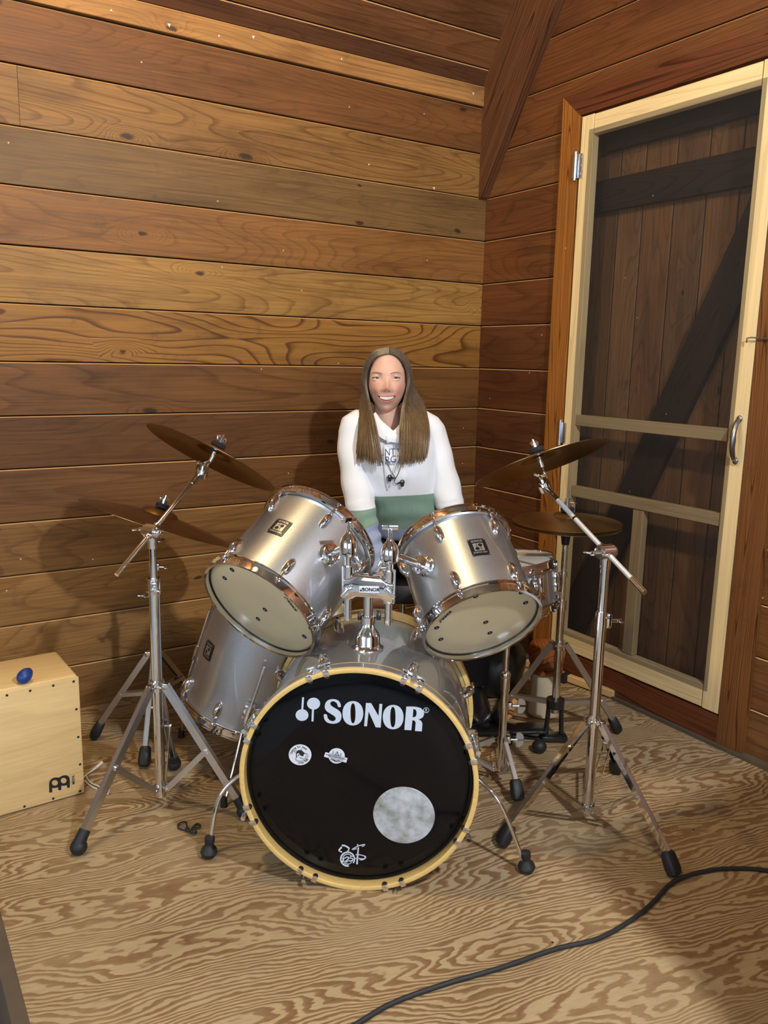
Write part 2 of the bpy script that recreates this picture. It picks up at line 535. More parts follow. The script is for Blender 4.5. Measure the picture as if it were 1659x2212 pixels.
M['maple'] = wood('maple_hoop', rough=0.35, K=12, sx=9, sz=9, knots=False, grain=0.10, streak=0.12, blotch=0.15, dirt=False, tint=srgb(232, 196, 122), coat=0.6)
M['chrome'] = simple('chrome', (0.80, 0.80, 0.81, 1), 0.055, 1.0)
M['steel'] = simple('brushed_steel', (0.66, 0.66, 0.67, 1), 0.34, 1.0, noise=0.10)
M['alu'] = simple('satin_aluminium', (0.72, 0.74, 0.76, 1), 0.5, 0.55)
M['silver'] = sparkle('silver_lacquer')
M['blackhead'] = simple('black_drumhead', (0.004, 0.004, 0.005, 1), 0.10, 0.0, coat=0.0, spec=0.22)
M['cleanhead'] = simple('clear_drumhead', srgb(212, 199, 164), 0.38, 0.0, coat=0.15, noise=0.06, nscale=12)
M['whitehead'] = simple('coated_drumhead', srgb(215, 210, 200), 0.6)
M['white'] = simple('white_print', srgb(205, 216, 232), 0.45)
M['sticker'] = simple('sticker_white', srgb(226, 230, 240), 0.4)
M['ink'] = simple('black_ink', (0.012, 0.012, 0.018, 1), 0.5)
M['inkblue'] = simple('navy_ink', srgb(84, 96, 142), 0.8)
M['moon'] = moon('mottled_patch')
M['rubber'] = simple('black_rubber', (0.012, 0.012, 0.014, 1), 0.55, bump=0.2, bscale=120)
M['blackmetal'] = simple('black_metal', (0.010, 0.010, 0.011, 1), 0.28, 0.0, coat=0.4)
M['felt'] = simple('black_felt', (0.012, 0.013, 0.02, 1), 0.95, bump=0.4, bscale=500)
M['brass'] = cymbal('cymbal_bronze', (0.56, 0.39, 0.155, 1))
M['brassd'] = cymbal('cymbal_dark_bronze', (0.37, 0.225, 0.095, 1))
M['badge'] = simple('badge_black', (0.008, 0.008, 0.009, 1), 0.3)
M['badgesilver'] = simple('badge_silver', (0.55, 0.55, 0.53, 1), 0.35, 0.8)
M['blue'] = simple('blue_plastic', srgb(24, 58, 130), 0.42)
M['whiteplastic'] = simple('white_plastic', srgb(222, 218, 212), 0.4)
M['cable'] = simple('cable_black', (0.018, 0.019, 0.021, 1), 0.6)
M['zinc'] = simple('zinc', (0.66, 0.70, 0.76, 1), 0.3, 1.0, noise=0.2, nscale=90)
M['iron'] = simple('grey_iron', (0.30, 0.30, 0.31, 1), 0.35, 1.0)
M['dark'] = simple('dark_gap', (0.010, 0.006, 0.004, 1), 0.9)
M['concrete'] = simple('grey_floor', srgb(160, 166, 172), 0.7, noise=0.2, nscale=30)
M['edge'] = simple('platform_edge', srgb(88, 76, 62), 0.8, noise=0.25, nscale=20)
M['red'] = simple('red_cloth', srgb(170, 30, 24), 0.8)
M['bag'] = simple('black_nylon', (0.008, 0.008, 0.009, 1), 0.45, bump=0.6, bscale=30)
M['cream'] = simple('cream_enamel', srgb(205, 190, 160), 0.4, noise=0.1, nscale=20)
M['brownwood'] = wood('turned_brown_wood', rough=0.35, K=14, sx=4, sz=6, knots=False, tint=srgb(150, 84, 40), coat=0.4, dirt=False)
M['tolex'] = simple('grey_tolex', (0.035, 0.035, 0.038, 1), 0.75, noise=0.2, nscale=60, bump=0.5, bscale=350)
M['screen'] = screen_mat()
M['daylight'] = emit('window_daylight', (0.72, 0.86, 1.0, 1), WIN_S)
M['bulb'] = emit('bulb_glow', (1.0, 0.80, 0.55, 1), 25.0)
M['paint'] = simple('pale_paint', srgb(176, 182, 190), 0.8, noise=0.05, nscale=3)
M['ceil'] = simple('dull_ceiling', srgb(120, 114, 106), 0.85, noise=0.1, nscale=4)
M['enamel'] = simple('white_enamel', srgb(225, 225, 220), 0.3)
M['grille'] = simple('black_grille', (0.015, 0.015, 0.016, 1), 0.7, bump=0.5, bscale=400)
# ------------------------------------------------------------ room
_bc = {}
def board_mesh(L, wd, t=0.02, ch=0.0032, mt=None):
    key = (round(L, 4), round(wd, 4), t, ch, mt.name)
    if key in _bc: return _bc[key]
    cs = [(0.002, -t), (0.002, -0.0015), (0.0035, 0.0), (wd - ch - 0.002, 0.0), (wd - 0.002, -ch), (wd - 0.002, -t)]
    mb = MB()
    n = len(cs)
    mb.add([(0.0006, y, z) for y, z in cs] + [(L - 0.0006, y, z) for y, z in cs],
           [tuple(range(n)), tuple(range(2 * n - 1, n - 1, -1))] + [(k, n + k, n + (k + 1) % n, (k + 1) % n) for k in range(n)])
    me = mb.mesh('board', smooth=False)
    me.materials.append(mt)
    if mt in (M['wall'], M['walld']):          # upper arris of each wall board coloured lighter, as if catching light
        me.materials.append(M['litedge'])
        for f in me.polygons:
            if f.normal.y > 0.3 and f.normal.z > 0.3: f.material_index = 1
    _bc[key] = me
    return me
def put_board(th, origin, xdir, ydir, L, wd, col, mt, t=0.02, name='board', ch=0.0032):
    x = V(xdir).normalized(); y = V(ydir).normalized(); z = x.cross(y)
    m = mat4(Matrix((x, y, z)).transposed(), origin)
    o = th.inst(name, board_mesh(L, wd, t, ch, mt), m)
    o.color = col
    return o
GR = [0.5]      # grain contrast of the board being made, kept in the object's colour alpha
def C3(r, g_, b, j=0.0):
    f = 1 + random.uniform(-j, j)
    c = srgb(r, g_, b)
    return (c[0] * f, c[1] * f, c[2] * f, GR[0])

SEAM = [-0.012, 0.165, 0.342, 0.514, 0.694, 0.872, 1.045, 1.219, 1.402, 1.580, 1.759, 1.934, 2.111, 2.290]
TONE = [(150, 108, 66), (158, 114, 68), (150, 106, 60), (140, 97, 53), (118, 77, 41), (98, 60, 31), (114, 72, 37),
        (154, 103, 49), (162, 115, 63), (138, 89, 47), (118, 84, 51), (142, 98, 55), (114, 70, 38)]
X0 = -5.2       # far left end of the room
Y0 = -6.2       # wall behind the camera

wb = Thing('wall_back', 'back wall of wide horizontal brown cedar boards', None, kind='structure')
wb.part('backing', MB().box(((X0 + 0.06) / 2, 0.035, 1.2), (-X0 + 0.06, 0.02, 2.5)), M['dark'], smooth=False)
for k in range(13):
    z0, z1 = SEAM[k], SEAM[k + 1]
    mt = M['walld'] if k in (1, 7) else M['wall']
    # end joints where boards meet along the row
    js = {11: [-1.853], 10: [-3.1], 8: [-3.4], 7: [-2.9], 5: [-3.2], 3: [-2.75]}.get(k, [-2.6 - 0.9 * ((k * 37) % 10) / 10])
    xs = [X0] + js + [0.0]
    GR[0] = [0.35, 0.4, 0.35, 0.4, 0.35, 0.3, 0.45, 1.0, 0.5, 0.35, 0.25, 0.6, 0.3][k]
    dy_ = -random.uniform(0.0, 0.004)          # boards sit a little proud or shy of each other
    for a, b in zip(xs[:-1], xs[1:]):
        col = C3(TONE[k][0] * (0.93 if k < 5 else 1), TONE[k][1] * (0.95 if k < 5 else 1.05), TONE[k][2] * (0.92 if k < 5 else 1.0), j=0.06 if b < 0 else 0.0)
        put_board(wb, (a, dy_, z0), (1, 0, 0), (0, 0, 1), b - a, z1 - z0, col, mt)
put_board(wb, (X0, -0.012, 2.292), (1, 0, 0), (0, 0, 1), -X0 - 0.02, 0.080, C3(168, 122, 72), M['wall'], t=0.035)

sc_m = MB().add([(0, 0, 0.002), (0.007, -0.002, 0), (0.001, 0.008, 0), (-0.006, -0.003, 0)], [(0, 1, 2), (0, 2, 3), (0, 3, 1), (1, 3, 2)]).mesh('paper_scrap', smooth=False)
sc_m.materials.append(M['whiteplastic'])
for i, (px, py) in enumerate([(240, 23), (366, 55), (474, 78), (548, 79), (738, 127), (1022, 202), (797, 356), (938, 407)]):
    p_ = onp(px, py, (0, -0.0135 if py < 250 else -0.0045, 0), (0, 1, 0))
    wb.inst('paper_scrap', sc_m, mat4(Matrix.Rotation(PI / 2, 3, 'X') @ Matrix.Rotation(i * 1.1, 3, 'Z') * (1.0 if i % 2 else 0.7), p_))
GR[0] = 0.4
# right wall with the door opening
wr = Thing('wall_right', 'right wall of horizontal red brown cedar boards around the door', None, kind='structure')
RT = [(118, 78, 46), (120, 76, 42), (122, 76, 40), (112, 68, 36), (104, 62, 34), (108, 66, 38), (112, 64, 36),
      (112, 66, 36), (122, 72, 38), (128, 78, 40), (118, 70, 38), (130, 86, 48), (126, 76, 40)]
DY0, DY1 = -0.551, -1.354            # door opening (y)
CY0, CY1 = -0.460, -1.448            # casing outer edges
CZ1 = 2.226                          # casing top
YE = Y0
ytop = []
zz = SEAM + [2.469, 2.647, 2.825, 3.003, 3.181, 3.359, 3.537, 3.715]
for k in range(len(zz) - 1):
    z0, z1 = zz[k], zz[k + 1]
    rt = RT[k] if k < 13 else [(134, 84, 46), (122, 72, 38), (118, 70, 38), (112, 66, 36)][k % 4]
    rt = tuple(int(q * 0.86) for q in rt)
    if z0 < CZ1 - 0.15:
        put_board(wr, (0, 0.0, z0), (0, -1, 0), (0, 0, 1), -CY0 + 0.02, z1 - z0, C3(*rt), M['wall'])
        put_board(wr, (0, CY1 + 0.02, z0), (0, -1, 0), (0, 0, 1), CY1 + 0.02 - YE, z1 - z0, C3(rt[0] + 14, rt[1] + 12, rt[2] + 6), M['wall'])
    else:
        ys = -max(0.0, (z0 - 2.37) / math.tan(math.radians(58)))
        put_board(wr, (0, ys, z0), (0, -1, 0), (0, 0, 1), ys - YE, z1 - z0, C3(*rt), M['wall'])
bk = MB()
bk.box((0.035, CY0 / 2 - 0.03, 1.1), (0.02, -CY0 + 0.06, 2.3))
bk.box((0.035, (CY1 + YE) / 2 + 0.0, 1.1), (0.02, CY1 - YE - 0.02, 2.3))
bk.box((0.035, YE / 2, 2.98), (0.02, -YE, 1.47))
wr.part('backing', bk, M['dark'], smooth=False)

# far parts of the room, behind and beside the camera
solo('wall_left', MB().box((X0 - 0.03, Y0 / 2, 1.85), (0.06, -Y0, 3.7)), M['paint'], 'pale painted left end wall out of view', kind='structure', smooth=False)
solo('wall_front', MB().box((X0 / 2, Y0 - 0.03, 1.85), (-X0, 0.06, 3.7)), M['paint'], 'pale painted wall behind the camera', kind='structure', smooth=False)
def window(n, c, along, nrm_, wd, ht, label):
    c = V(c); a = V(along); nn = V(nrm_)
    R = Matrix((a, V((0, 0, 1)), nn)).transposed()
    th = Thing('window_%d' % n, label, None, loc=c, kind='structure')
    th.part('pane', MB().box(c + nn * 0.02, (wd, ht, 0.01), R), M['daylight'], smooth=False)
    fr = MB()
    for s_ in (-1, 1):
        fr.box(c + a * (s_ * wd / 2) + nn * 0.03, (0.08, ht + 0.08, 0.05), R)
        fr.box(c + V((0, 0, s_ * ht / 2)) + nn * 0.03, (wd + 0.08, 0.08, 0.05), R)
    fr.box(c + nn * 0.03, (0.04, ht, 0.04), R)
    fr.box(c + nn * 0.03, (wd, 0.04, 0.04), R)
    o = th.part('frame', fr, M['pine'], smooth=False)
    o.color = srgb(190, 150, 100)
window(1, (-3.4, Y0, 1.65), (1, 0, 0), (0, 1, 0), 2.6, 1.5, 'wide daylight window in the wall behind the camera')
window(2, (X0, -2.6, 1.55), (0, 1, 0), (1, 0, 0), 2.2, 1.4, 'daylight window in the left end wall')

# ceiling slope over the back wall
SL = math.radians(58)
ce = Thing('ceiling', 'steep sloping ceiling of dark brown boards', None, loc=(0, 0, 2.372), kind='structure')
up = V((0, -math.cos(SL), math.sin(SL)))
s0 = 0.0
for k, wd in enumerate([0.068, 0.116, 0.150, 0.170, 0.178, 0.178, 0.178, 0.178, 0.178, 0.178]):
    # boards run along the wall; underside faces the room
    o = V((X0, 0, 2.372)) + up * s0
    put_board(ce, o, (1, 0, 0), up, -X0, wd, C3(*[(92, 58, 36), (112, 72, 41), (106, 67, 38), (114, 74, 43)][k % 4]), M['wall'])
    s0 += wd
cb = MB()
p1 = V((X0 / 2, 0, 2.372)) + up * (s0 / 2) + V((0, math.sin(SL), math.cos(SL))) * 0.05
cb.box(p1, (-X0 + 0.1, s0, 0.03), Matrix((V((1, 0, 0)), up, V((1, 0, 0)).cross(up))).transposed())
ce.part('backing', cb, M['dark'], smooth=False)
yt = -s0 * math.cos(SL); zt = 2.372 + s0 * math.sin(SL)
o = ce.part('upper_slab', MB().box((X0 / 2, (yt + Y0) / 2, zt + 0.03), (-X0 + 0.1, yt - Y0, 0.06)), M['ceil'], smooth=False)
# rafter against the gable wall
rf = MB()
def rq(y, z): return V((-0.042, y, z))
e = V((0, -math.cos(SL), math.sin(SL)))
poly = [rq(0.0, 1.925), rq(-0.018, 1.936), rq(-0.018, 1.936) + e * 1.75, rq(0.0, 2.372) + e * 1.52, rq(0.0, 2.372)]
rm_ = mat4(Matrix((e, V((-1, 0, 0)).cross(e), V((-1, 0, 0)))).transposed(), poly[0])
rf.prism([rm_.inverted() @ q for q in poly], (0, 0, -0.042))
rfo = solo('trim_1', rf, M['trim'], 'dark brown rafter rising along the gable wall from the corner', kind='structure', smooth=False)
rfo.matrix_world = rm_
rfo.color = srgb(98, 62, 40)

# casing around the door
def casing(n, poly, col, label, th=0.022):
    p = [V((-th, y, z)) for y, z in poly]
    # own axes: local x along the longest edge
    e_ = max(((p[(i + 1) % len(p)] - p[i]) for i in range(len(p))), key=lambda q: q.length).normalized()
    zax = V((-1, 0, 0)); y_ = zax.cross(e_)
    m = mat4(Matrix((e_, y_, zax)).transposed(), p[0])
    inv = m.inverted()
    me = MB().prism([inv @ q for q in p], (0, 0, -(th + 0.02))).mesh('casing', smooth=False)
    me.materials.append(M['trim'])
    o = bpy.data.objects.new('trim_%d' % n, me)
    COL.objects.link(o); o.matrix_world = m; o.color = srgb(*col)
    return tagp(o, label, kind='structure')
DZ0, DZ1 = 0.108, 2.145
casing(2, [(CY0, 0.0), (DY0, 0.0), (DY0, DZ1), (CY0, CZ1)], (160, 102, 44), 'golden brown left side casing of the screen door')
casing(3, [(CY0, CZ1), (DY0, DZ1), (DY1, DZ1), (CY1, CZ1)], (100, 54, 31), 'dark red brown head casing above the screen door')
casing(4, [(DY1, 0.0), (CY1, 0.0), (CY1, CZ1), (DY1, DZ1)], (124, 80, 42), 'brown right side casing of the screen door')
casing(5, [(DY0, 0.014), (DY0, DZ0 - 0.004), (DY1, DZ0 - 0.004), (DY1, 0.014)], (110, 60, 34), 'dark red brown sill board under the screen door', 0.020)
solo('baseboard_right', MB().box((-0.016, -1.9, 0.006), (0.036, 3.9, 0.012)), M['edge'], 'thin grey dirty strip along the floor at the right wall', kind='structure', smooth=False)

# screen door
d1 = Thing('door_1', 'pale pine screen door with dark mesh panels and grey cross rails', None, loc=(0, (DY0 + DY1) / 2, 0.1), kind='structure')
dy0, dy1, dz0, dz1 = -0.557, -1.350, 0.110, 2.138
pc = srgb(240, 212, 158)
def dboard(name, a, b, z0, z1, xf, th, col, mt, horiz=False):
    m = board_key = None
    if horiz:
        o = put_board(d1, (xf, a, z0), (0, -1, 0), (0, 0, 1), a - b, z1 - z0, col, mt, t=th, name=name, ch=0.002)
    else:
        o = put_board(d1, (xf, b, z0), (0, 0, 1), (0, 1, 0), z1 - z0, a - b, col, mt, t=th, name=name, ch=0.002)
    return o
dboard('stile', dy0, -0.621, dz0, dz1, -0.018, 0.03, pc, M['pine'])
dboard('stile', -1.282, dy1, dz0, dz1, -0.018, 0.03, pc, M['pine'])
dboard('top_rail', -0.622, -1.281, 2.066, dz1, -0.018, 0.03, pc, M['pine'], True)
dboard('bottom_rail', -0.622, -1.281, dz0, 0.192, -0.018, 0.03, pc, M['pine'], True)
gp = srgb(205, 178, 134)
dboard('cross_rail', -0.622, -1.281, 1.011, 1.056, -0.017, 0.028, gp, M['pine'], True)
dboard('cross_rail', -0.622, -1.281, 0.735, 0.780, -0.017, 0.028, gp, M['pine'], True)
dboard('mullion', -0.927, -0.977, 0.193, 0.735, -0.017, 0.028, gp, M['pine'])
d1.part('screen_mesh', MB().box((-0.0195, (-0.600 - 1.301) / 2, (0.172 + 2.086) / 2), (0.0006, 0.701, 1.914)), M['screen'], smooth=False, label='dark insect screen mesh')
# hinge, handle, hook
hg = MB()
hz = 1.967
hg.bbox((-0.0235, -0.562, hz), (0.003, 0.034, 0.085), 0.001)
hg.bbox((-0.030, -0.546, hz), (0.014, 0.010, 0.080), 0.002)
hg.cyl((-0.032, -0.551, hz - 0.05), (-0.032, -0.551, hz + 0.05), 0.006)
for zz_ in (-0.03, 0, 0.03): hg.cyl((-0.024, -0.572, hz + zz_), (-0.027, -0.572, hz + zz_), 0.004, n=10)
d1.part('hinge', hg, M['zinc'], label='shiny zinc spring hinge')
h2 = MB(); hz = 0.60
h2.cyl((-0.028, -0.551, 0.93), (-0.028, -0.551, 1.03), 0.006).bbox((-0.0235, -0.562, 0.98), (0.003, 0.03, 0.08), 0.001)
d1.part('hinge', h2, M['zinc'])
hd = MB()
hp = spline([(-0.024, -1.322, 1.086), (-0.036, -1.323, 1.075), (-0.052, -1.327, 1.045), (-0.055, -1.329, 1.022), (-0.052, -1.327, 0.998), (-0.036, -1.323, 0.968), (-0.024, -1.322, 0.958)], 6)
hd.tube(hp, [0.006 + 0.003 * math.sin(PI * i / (len(hp) - 1)) for i in range(len(hp))], 10)
for z in (1.088, 0.956): hd.sph((-0.022, -1.322, z), (0.006, 0.010, 0.012), 12)
d1.part('handle', hd, M['iron'], label='grey metal pull handle')
hk = MB()
hk.tube([(-0.03, -1.326, 1.322), (-0.032, -1.327, 1.336), (-0.030, -1.34, 1.338), (-0.030, -1.40, 1.334), (-0.030, -1.425, 1.340)], 0.0022, 8)
hk.tube([(-0.018, -1.402, 1.334), (-0.036, -1.402, 1.334)], 0.003, 8)
d1.part('hook_latch', hk, M['iron'], label='thin metal hook latch')

# plank door behind the screen
d2 = Thing('door_2', 'old brown plank door with diagonal brace seen through the screen', None, loc=(0.1, (DY0 + DY1) / 2, 0.1), kind='structure')
ys = [-0.53, -0.655, -0.77, -0.905, -1.035, -1.16, -1.27, -1.38]
PT = [(116, 82, 52), (140, 102, 66), (132, 92, 56), (124, 88, 56), (134, 94, 58), (118, 84, 54), (94, 64, 42)]
for k in range(7):
    put_board(d2, (0.098, ys[k + 1], 0.05), (0, 0, 1), (0, 1, 0), 2.15, ys[k] - ys[k + 1], C3(*PT[k]), M['plank'], name='plank')
bc_ = srgb(52, 34, 26)
put_board(d2, (0.070, -0.56, 1.808), (0, -1, 0), (0, 0, 1), 0.80, 0.118, bc_, M['plank'], t=0.026, name='ledge')
a = V((0.070, -0.575, 0.16)); b = V((0.070, -1.30, 1.79))
xd = (b - a).normalized(); yd = V((-1, 0, 0)).cross(xd)
put_board(d2, a - yd * 0.065, xd, yd, (b - a).length, 0.135, bc_, M['plank'], t=0.026, name='diagonal_brace')
put_board(d2, (0.070, -0.60, 2.02), (0, -1, 0), (0, 0, 1), 0.78, 0.12, bc_, M['plank'], t=0.026, name='ledge')

# platform floor
solo('floor', MB().box((-2.17 / 2 + 0.02, Y0 / 2, -0.0125), (2.17 + 0.04, -Y0 + 0.04, 0.025)), M['ply'], 'worn plywood stage floor with wavy brown grain', kind='structure', smooth=False)
eg = MB().box((-2.185, Y0 / 2, -0.085), (0.03, -Y0, 0.168))
solo('trim_6', eg, M['edge'], 'dark edge board of the plywood stage', kind='structure', smooth=False)
solo('floor', MB().box(((X0 - 2.2) / 2, Y0 / 2, -0.185), (-X0 - 2.2 + 0.0, -Y0 + 0.04, 0.03)), M['concrete'], 'grey lower floor beside the plywood stage', kind='structure', smooth=False)

# hanging lamps behind the camera (their light objects are at the top of the script)
def pendant(loc, label, zc):
    loc = V(loc)
    t = Thing('pendant_lamp', label, 'lamp', loc=loc, group='pendant lamps of the room')
    t.part('bulb', MB().sph(loc, 0.018, 16), M['bulb'])
    t.part('cord', MB().cyl(loc + V((0, 0, 0.09)), (loc.x, loc.y, zc), 0.004, n=8), M['cable'])
    t.part('lamp_shade', MB().lathe([(0.022, 0.13), (0.03, 0.11), (0.09, 0.085), (0.15, 0.075), (0.15, 0.073), (0.09, 0.081), (0.028, 0.105), (0.020, 0.125)], 32, c=loc, closed=True), M['enamel'])
pendant(LAMP, 'enamel pendant lamp hanging behind the camera on the right', zt)
pendant(LAMP2, 'enamel pendant lamp hanging high above the drums', zt)
# ------------------------------------------------------------ drum kit pieces
def frame_up(n, xhint):
    n = V(n).normalized(); x = V(xhint); x = (x - n * x.dot(n)).normalized(); y = n.cross(x)
    return Matrix((x, y, n)).transposed()

def lug_mesh(mt):
    # teardrop chrome lug: local z = outward from shell, local x = along the drum towards the hoop
    mb = MB()
    rings = []
    n = 14
    for i in range(9):
        t = i / 8
        x = -0.028 + 0.056 * t
        wd = 0.0115 * math.sqrt(max(0.0, 1 - (2 * t - 1) ** 2)) ** 0.7 + 0.0006
        ht = (0.004 + 0.016 * math.sin(PI * min(1, t * 0.95)) ** 0.8)
        rings.append([V((x, wd * math.cos(PI * k / (n - 1)), ht * math.sin(PI * k / (n - 1)) - 0.001)) for k in range(n)])
    mb.loft(rings)
    mb.cyl((0.024, 0, 0.010), (0.036, 0, 0.0095), 0.0042, n=10)
    me = mb.mesh('lug'); me.materials.append(mt)
    return me
LUG = lug_mesh(M['chrome'])
def rod_mesh(L):
    mb = MB()
    mb.cyl((0.03, 0, 0.0095), (0.03 + L, 0, 0.0095), 0.0026, n=8)
    mb.bbox((0.03 + L - 0.004, 0, 0.0085), (0.010, 0.013, 0.011), 0.002)
    mb.cyl((0.03 + L, 0, 0.0095), (0.03 + L + 0.007, 0, 0.0095), 0.0038, n=8)
    me = mb.mesh('tension_rod'); me.materials.append(M['chrome'])
    return me

MAR = [[(-0.105 + 0.0, 0)]]
def maraca_loops(s, cx=0.0, cy=0.0):
    # two crossed-height maracas emblem, height 1 * s
    f = lambda q: [(cx + x * s, cy + y * s) for x, y in q]
    return [f(ell(-0.25, -0.26, 0.27, 0.245)), f([(-0.27, -0.02), (-0.27, 0.5), (-0.19, 0.5), (-0.19, -0.02)]),
            f(ell(0.25, 0.26, 0.27, 0.245)), f([(0.19, 0.02), (0.19, -0.5), (0.27, -0.5), (0.27, 0.02)])]
def multi(loopsets, ex=0.0002):
    return joinme([fill2d(l, ex) for l in loopsets])

def wrap_cyl(me, r, lift):
    # flat xy mesh (x around, y along axis) -> bent on a cylinder of radius r about local z
    for v in me.vertices:
        a = v.co.x / r
        rr = r + lift + v.co.z
        v.co = V((rr * math.cos(a), rr * math.sin(a), v.co.y))
    return me

def badge(th, shell, r, zc, ang, flip=False):
    """black badge plate with silver square, emblem and two lines of lettering on the shell"""
    Rz = Matrix.Rotation(ang, 4, 'Z') @ Matrix.Translation((0, 0, zc))
    if flip: Rz = Rz @ Matrix.Rotation(PI, 4, 'X')
    def grid(wd, hh, z):
        bm = bmesh.new()
        bmesh.ops.create_grid(bm, x_segments=8, y_segments=2, size=0.5)
        for v in bm.verts: v.co = V((v.co.x * wd, v.co.y * hh, z))
        me = bpy.data.meshes.new('plate'); bm.to_mesh(me); bm.free()
        return me
    def put(name, me, lift, mt, parent):
        wrap_cyl(me, r, lift); me.transform(Rz)
        return th.part(name, me, mt, parent)
    w_, h_ = 0.046, 0.052
    mb = MB()
    for i in range(9):
        pass
    plate = grid(w_, h_, 0)
    pl = put('badge', plate, 0.0016, M['badge'], None)
    sq = grid(0.027, 0.024, 0)
    put('silver_square', sq, 0.0019, M['badgesilver'], pl)
    put('emblem', multi([[l] for l in maraca_loops(0.020)], 0.0), 0.0022, M['badge'], pl)
    t1 = text2d('SONOR', 0.0085, 0, bold=0.0003); t1.transform(Matrix.Translation((0, 0.0185, 0)))
    put('lettering', t1, 0.0020, M['badgesilver'], pl)
    t2 = text2d('FORCE 2001', 0.0068, 0, bold=0.0002); t2.transform(Matrix.Translation((0, -0.0175, 0)))
    put('lettering', t2, 0.0020, M['badgesilver'], pl)
    for sx_ in (-1, 1):
        for sy_ in (-1, 1):
            a = sx_ * 0.0205 / r
            p = V(((r + 0.002) * math.cos(a), (r + 0.002) * math.sin(a), sy_ * 0.0235))
            me = MB().sph(p, 0.0012, 8).mesh('rivet'); me.transform(Rz)
            th.part('rivet', me, M['badgesilver'], pl)

def hoop_prof(r, h, top=True):
    # triple flanged hoop; z=0 at head level, grows upward h
    return [(r + 0.001, -0.012), (r + 0.010, -0.013), (r + 0.013, -0.011), (r + 0.013, -0.008), (r + 0.0055, -0.006),
            (r + 0.0045, 0.002), (r + 0.0045, h - 0.003), (r + 0.009, h - 0.001), (r + 0.009, h + 0.001), (r + 0.002, h + 0.0005), (r + 0.0015, h - 0.003), (r + 0.0015, -0.008)]

def tom(name, label, bottom, axis_up, r, L, nlug, lug_a0, badge_z, badge_a, group=None, hint=(0, 0, 1), extra_rods=0.0, head_mt=None):
    Rm = frame_up(axis_up, hint)
    th = Thing(name, label, 'drum', M=mat4(Rm, bottom), group=group, local=True)
    sh = th.part('shell', MB().lathe([(r, 0.004), (r, L - 0.004), (r - 0.006, L - 0.001), (r - 0.008, L - 0.004), (r - 0.008, 0.004), (r - 0.006, 0.001)], 72, closed=True), M['silver'])
    hb = MB().lathe(hoop_prof(r, 0.015), 72, closed=True)
    hb.v = [V((p.x, p.y, -p.z)) for p in hb.v]
    th.part('bottom_hoop', hb, M['chrome'])
    ht = MB().lathe(hoop_prof(r, 0.015), 72, closed=True)
    ht.v = [V((p.x, p.y, L + p.z)) for p in ht.v]
    th.part('top_hoop', ht, M['chrome'])
    h1 = th.part('bottom_head', MB().lathe([(0.0005, -0.0012), (r * 0.5, -0.0012), (r - 0.004, -0.001), (r + 0.0012, 0.003), (r + 0.001, 0.005), (r - 0.004, 0.0005), (0.0005, 0.0003)], 64), head_mt or M['cleanhead'], label='pale clear resonant head')
    rg = MB().lathe([(r - 0.0012, -0.0016), (r + 0.0014, 0.001), (r + 0.0014, -0.004), (r + 0.0002, -0.004)], 64, closed=True)
    th.part('head_collar', rg, M['badge'], h1)
    th.part('top_head', MB().lathe([(0.0005, L + 0.0012), (r - 0.004, L + 0.001), (r + 0.0012, L - 0.003), (r + 0.001, L - 0.005), (r - 0.004, L - 0.0005), (0.0005, L - 0.0003)], 64), M['whitehead'])
    rm = rod_mesh(0.018)
    for k in range(nlug):
        a = lug_a0 + 2 * PI * k / nlug
        out = V((math.cos(a), math.sin(a), 0)); tan = V((-math.sin(a), math.cos(a), 0))
        for top in (0, 1):
            xd = V((0, 0, 1)) if top else V((0, 0, -1))
            Rl = Matrix((xd, out.cross(xd), out)).transposed()
            zc = L - 0.050 if top else 0.050
            m = mat4(Rl, out * (r - 0.0005) + V((0, 0, zc)))
            lo = th.inst('lug', LUG, m)
            th.inst('tension_rod', rm, Matrix.Identity(4), lo)
    badge(th, sh, r, badge_z, badge_a)
    return th, h1, sh

def head_marks(th, head, r, spots, text_a, text_r, tsz=0.011):
    """small dark felt dots seen through the clear head, and the printed name near its rim (on the underside, z<0)"""
    for (x, y) in spots:
        d = MB().lathe([(0.0003, -0.0022), (0.0066, -0.0022), (0.0071, -0.0014)], 20)
        d.v = [p + V((x, y, 0)) for p in d.v]
        dd = th.part('vent_dot', d, M['felt'], head)
        e_ = MB().lathe([(0.0002, -0.0026), (0.0017, -0.0026), (0.0021, -0.002)], 12)
        e_.v = [p + V((x, y, 0)) for p in e_.v]
        th.part('vent_rim', e_, M['badgesilver'], head)
    me = text2d('SONOR', tsz, 0, bold=0.0006)
    me2 = multi([[l] for l in maraca_loops(tsz * 0.9, -tsz * 2.4, 0)], 0)
    me = joinme([me, me2])
    # underside: mirror so that it reads from below
    me.transform(Matrix.Translation((0, 0, -0.0018)) @ Matrix.Rotation(text_a, 4, 'Z') @ Matrix.Translation((0, text_r, 0)) @ Matrix.Rotation(PI, 4, 'Y'))
    th.part('lettering', me, M['ink'], head)

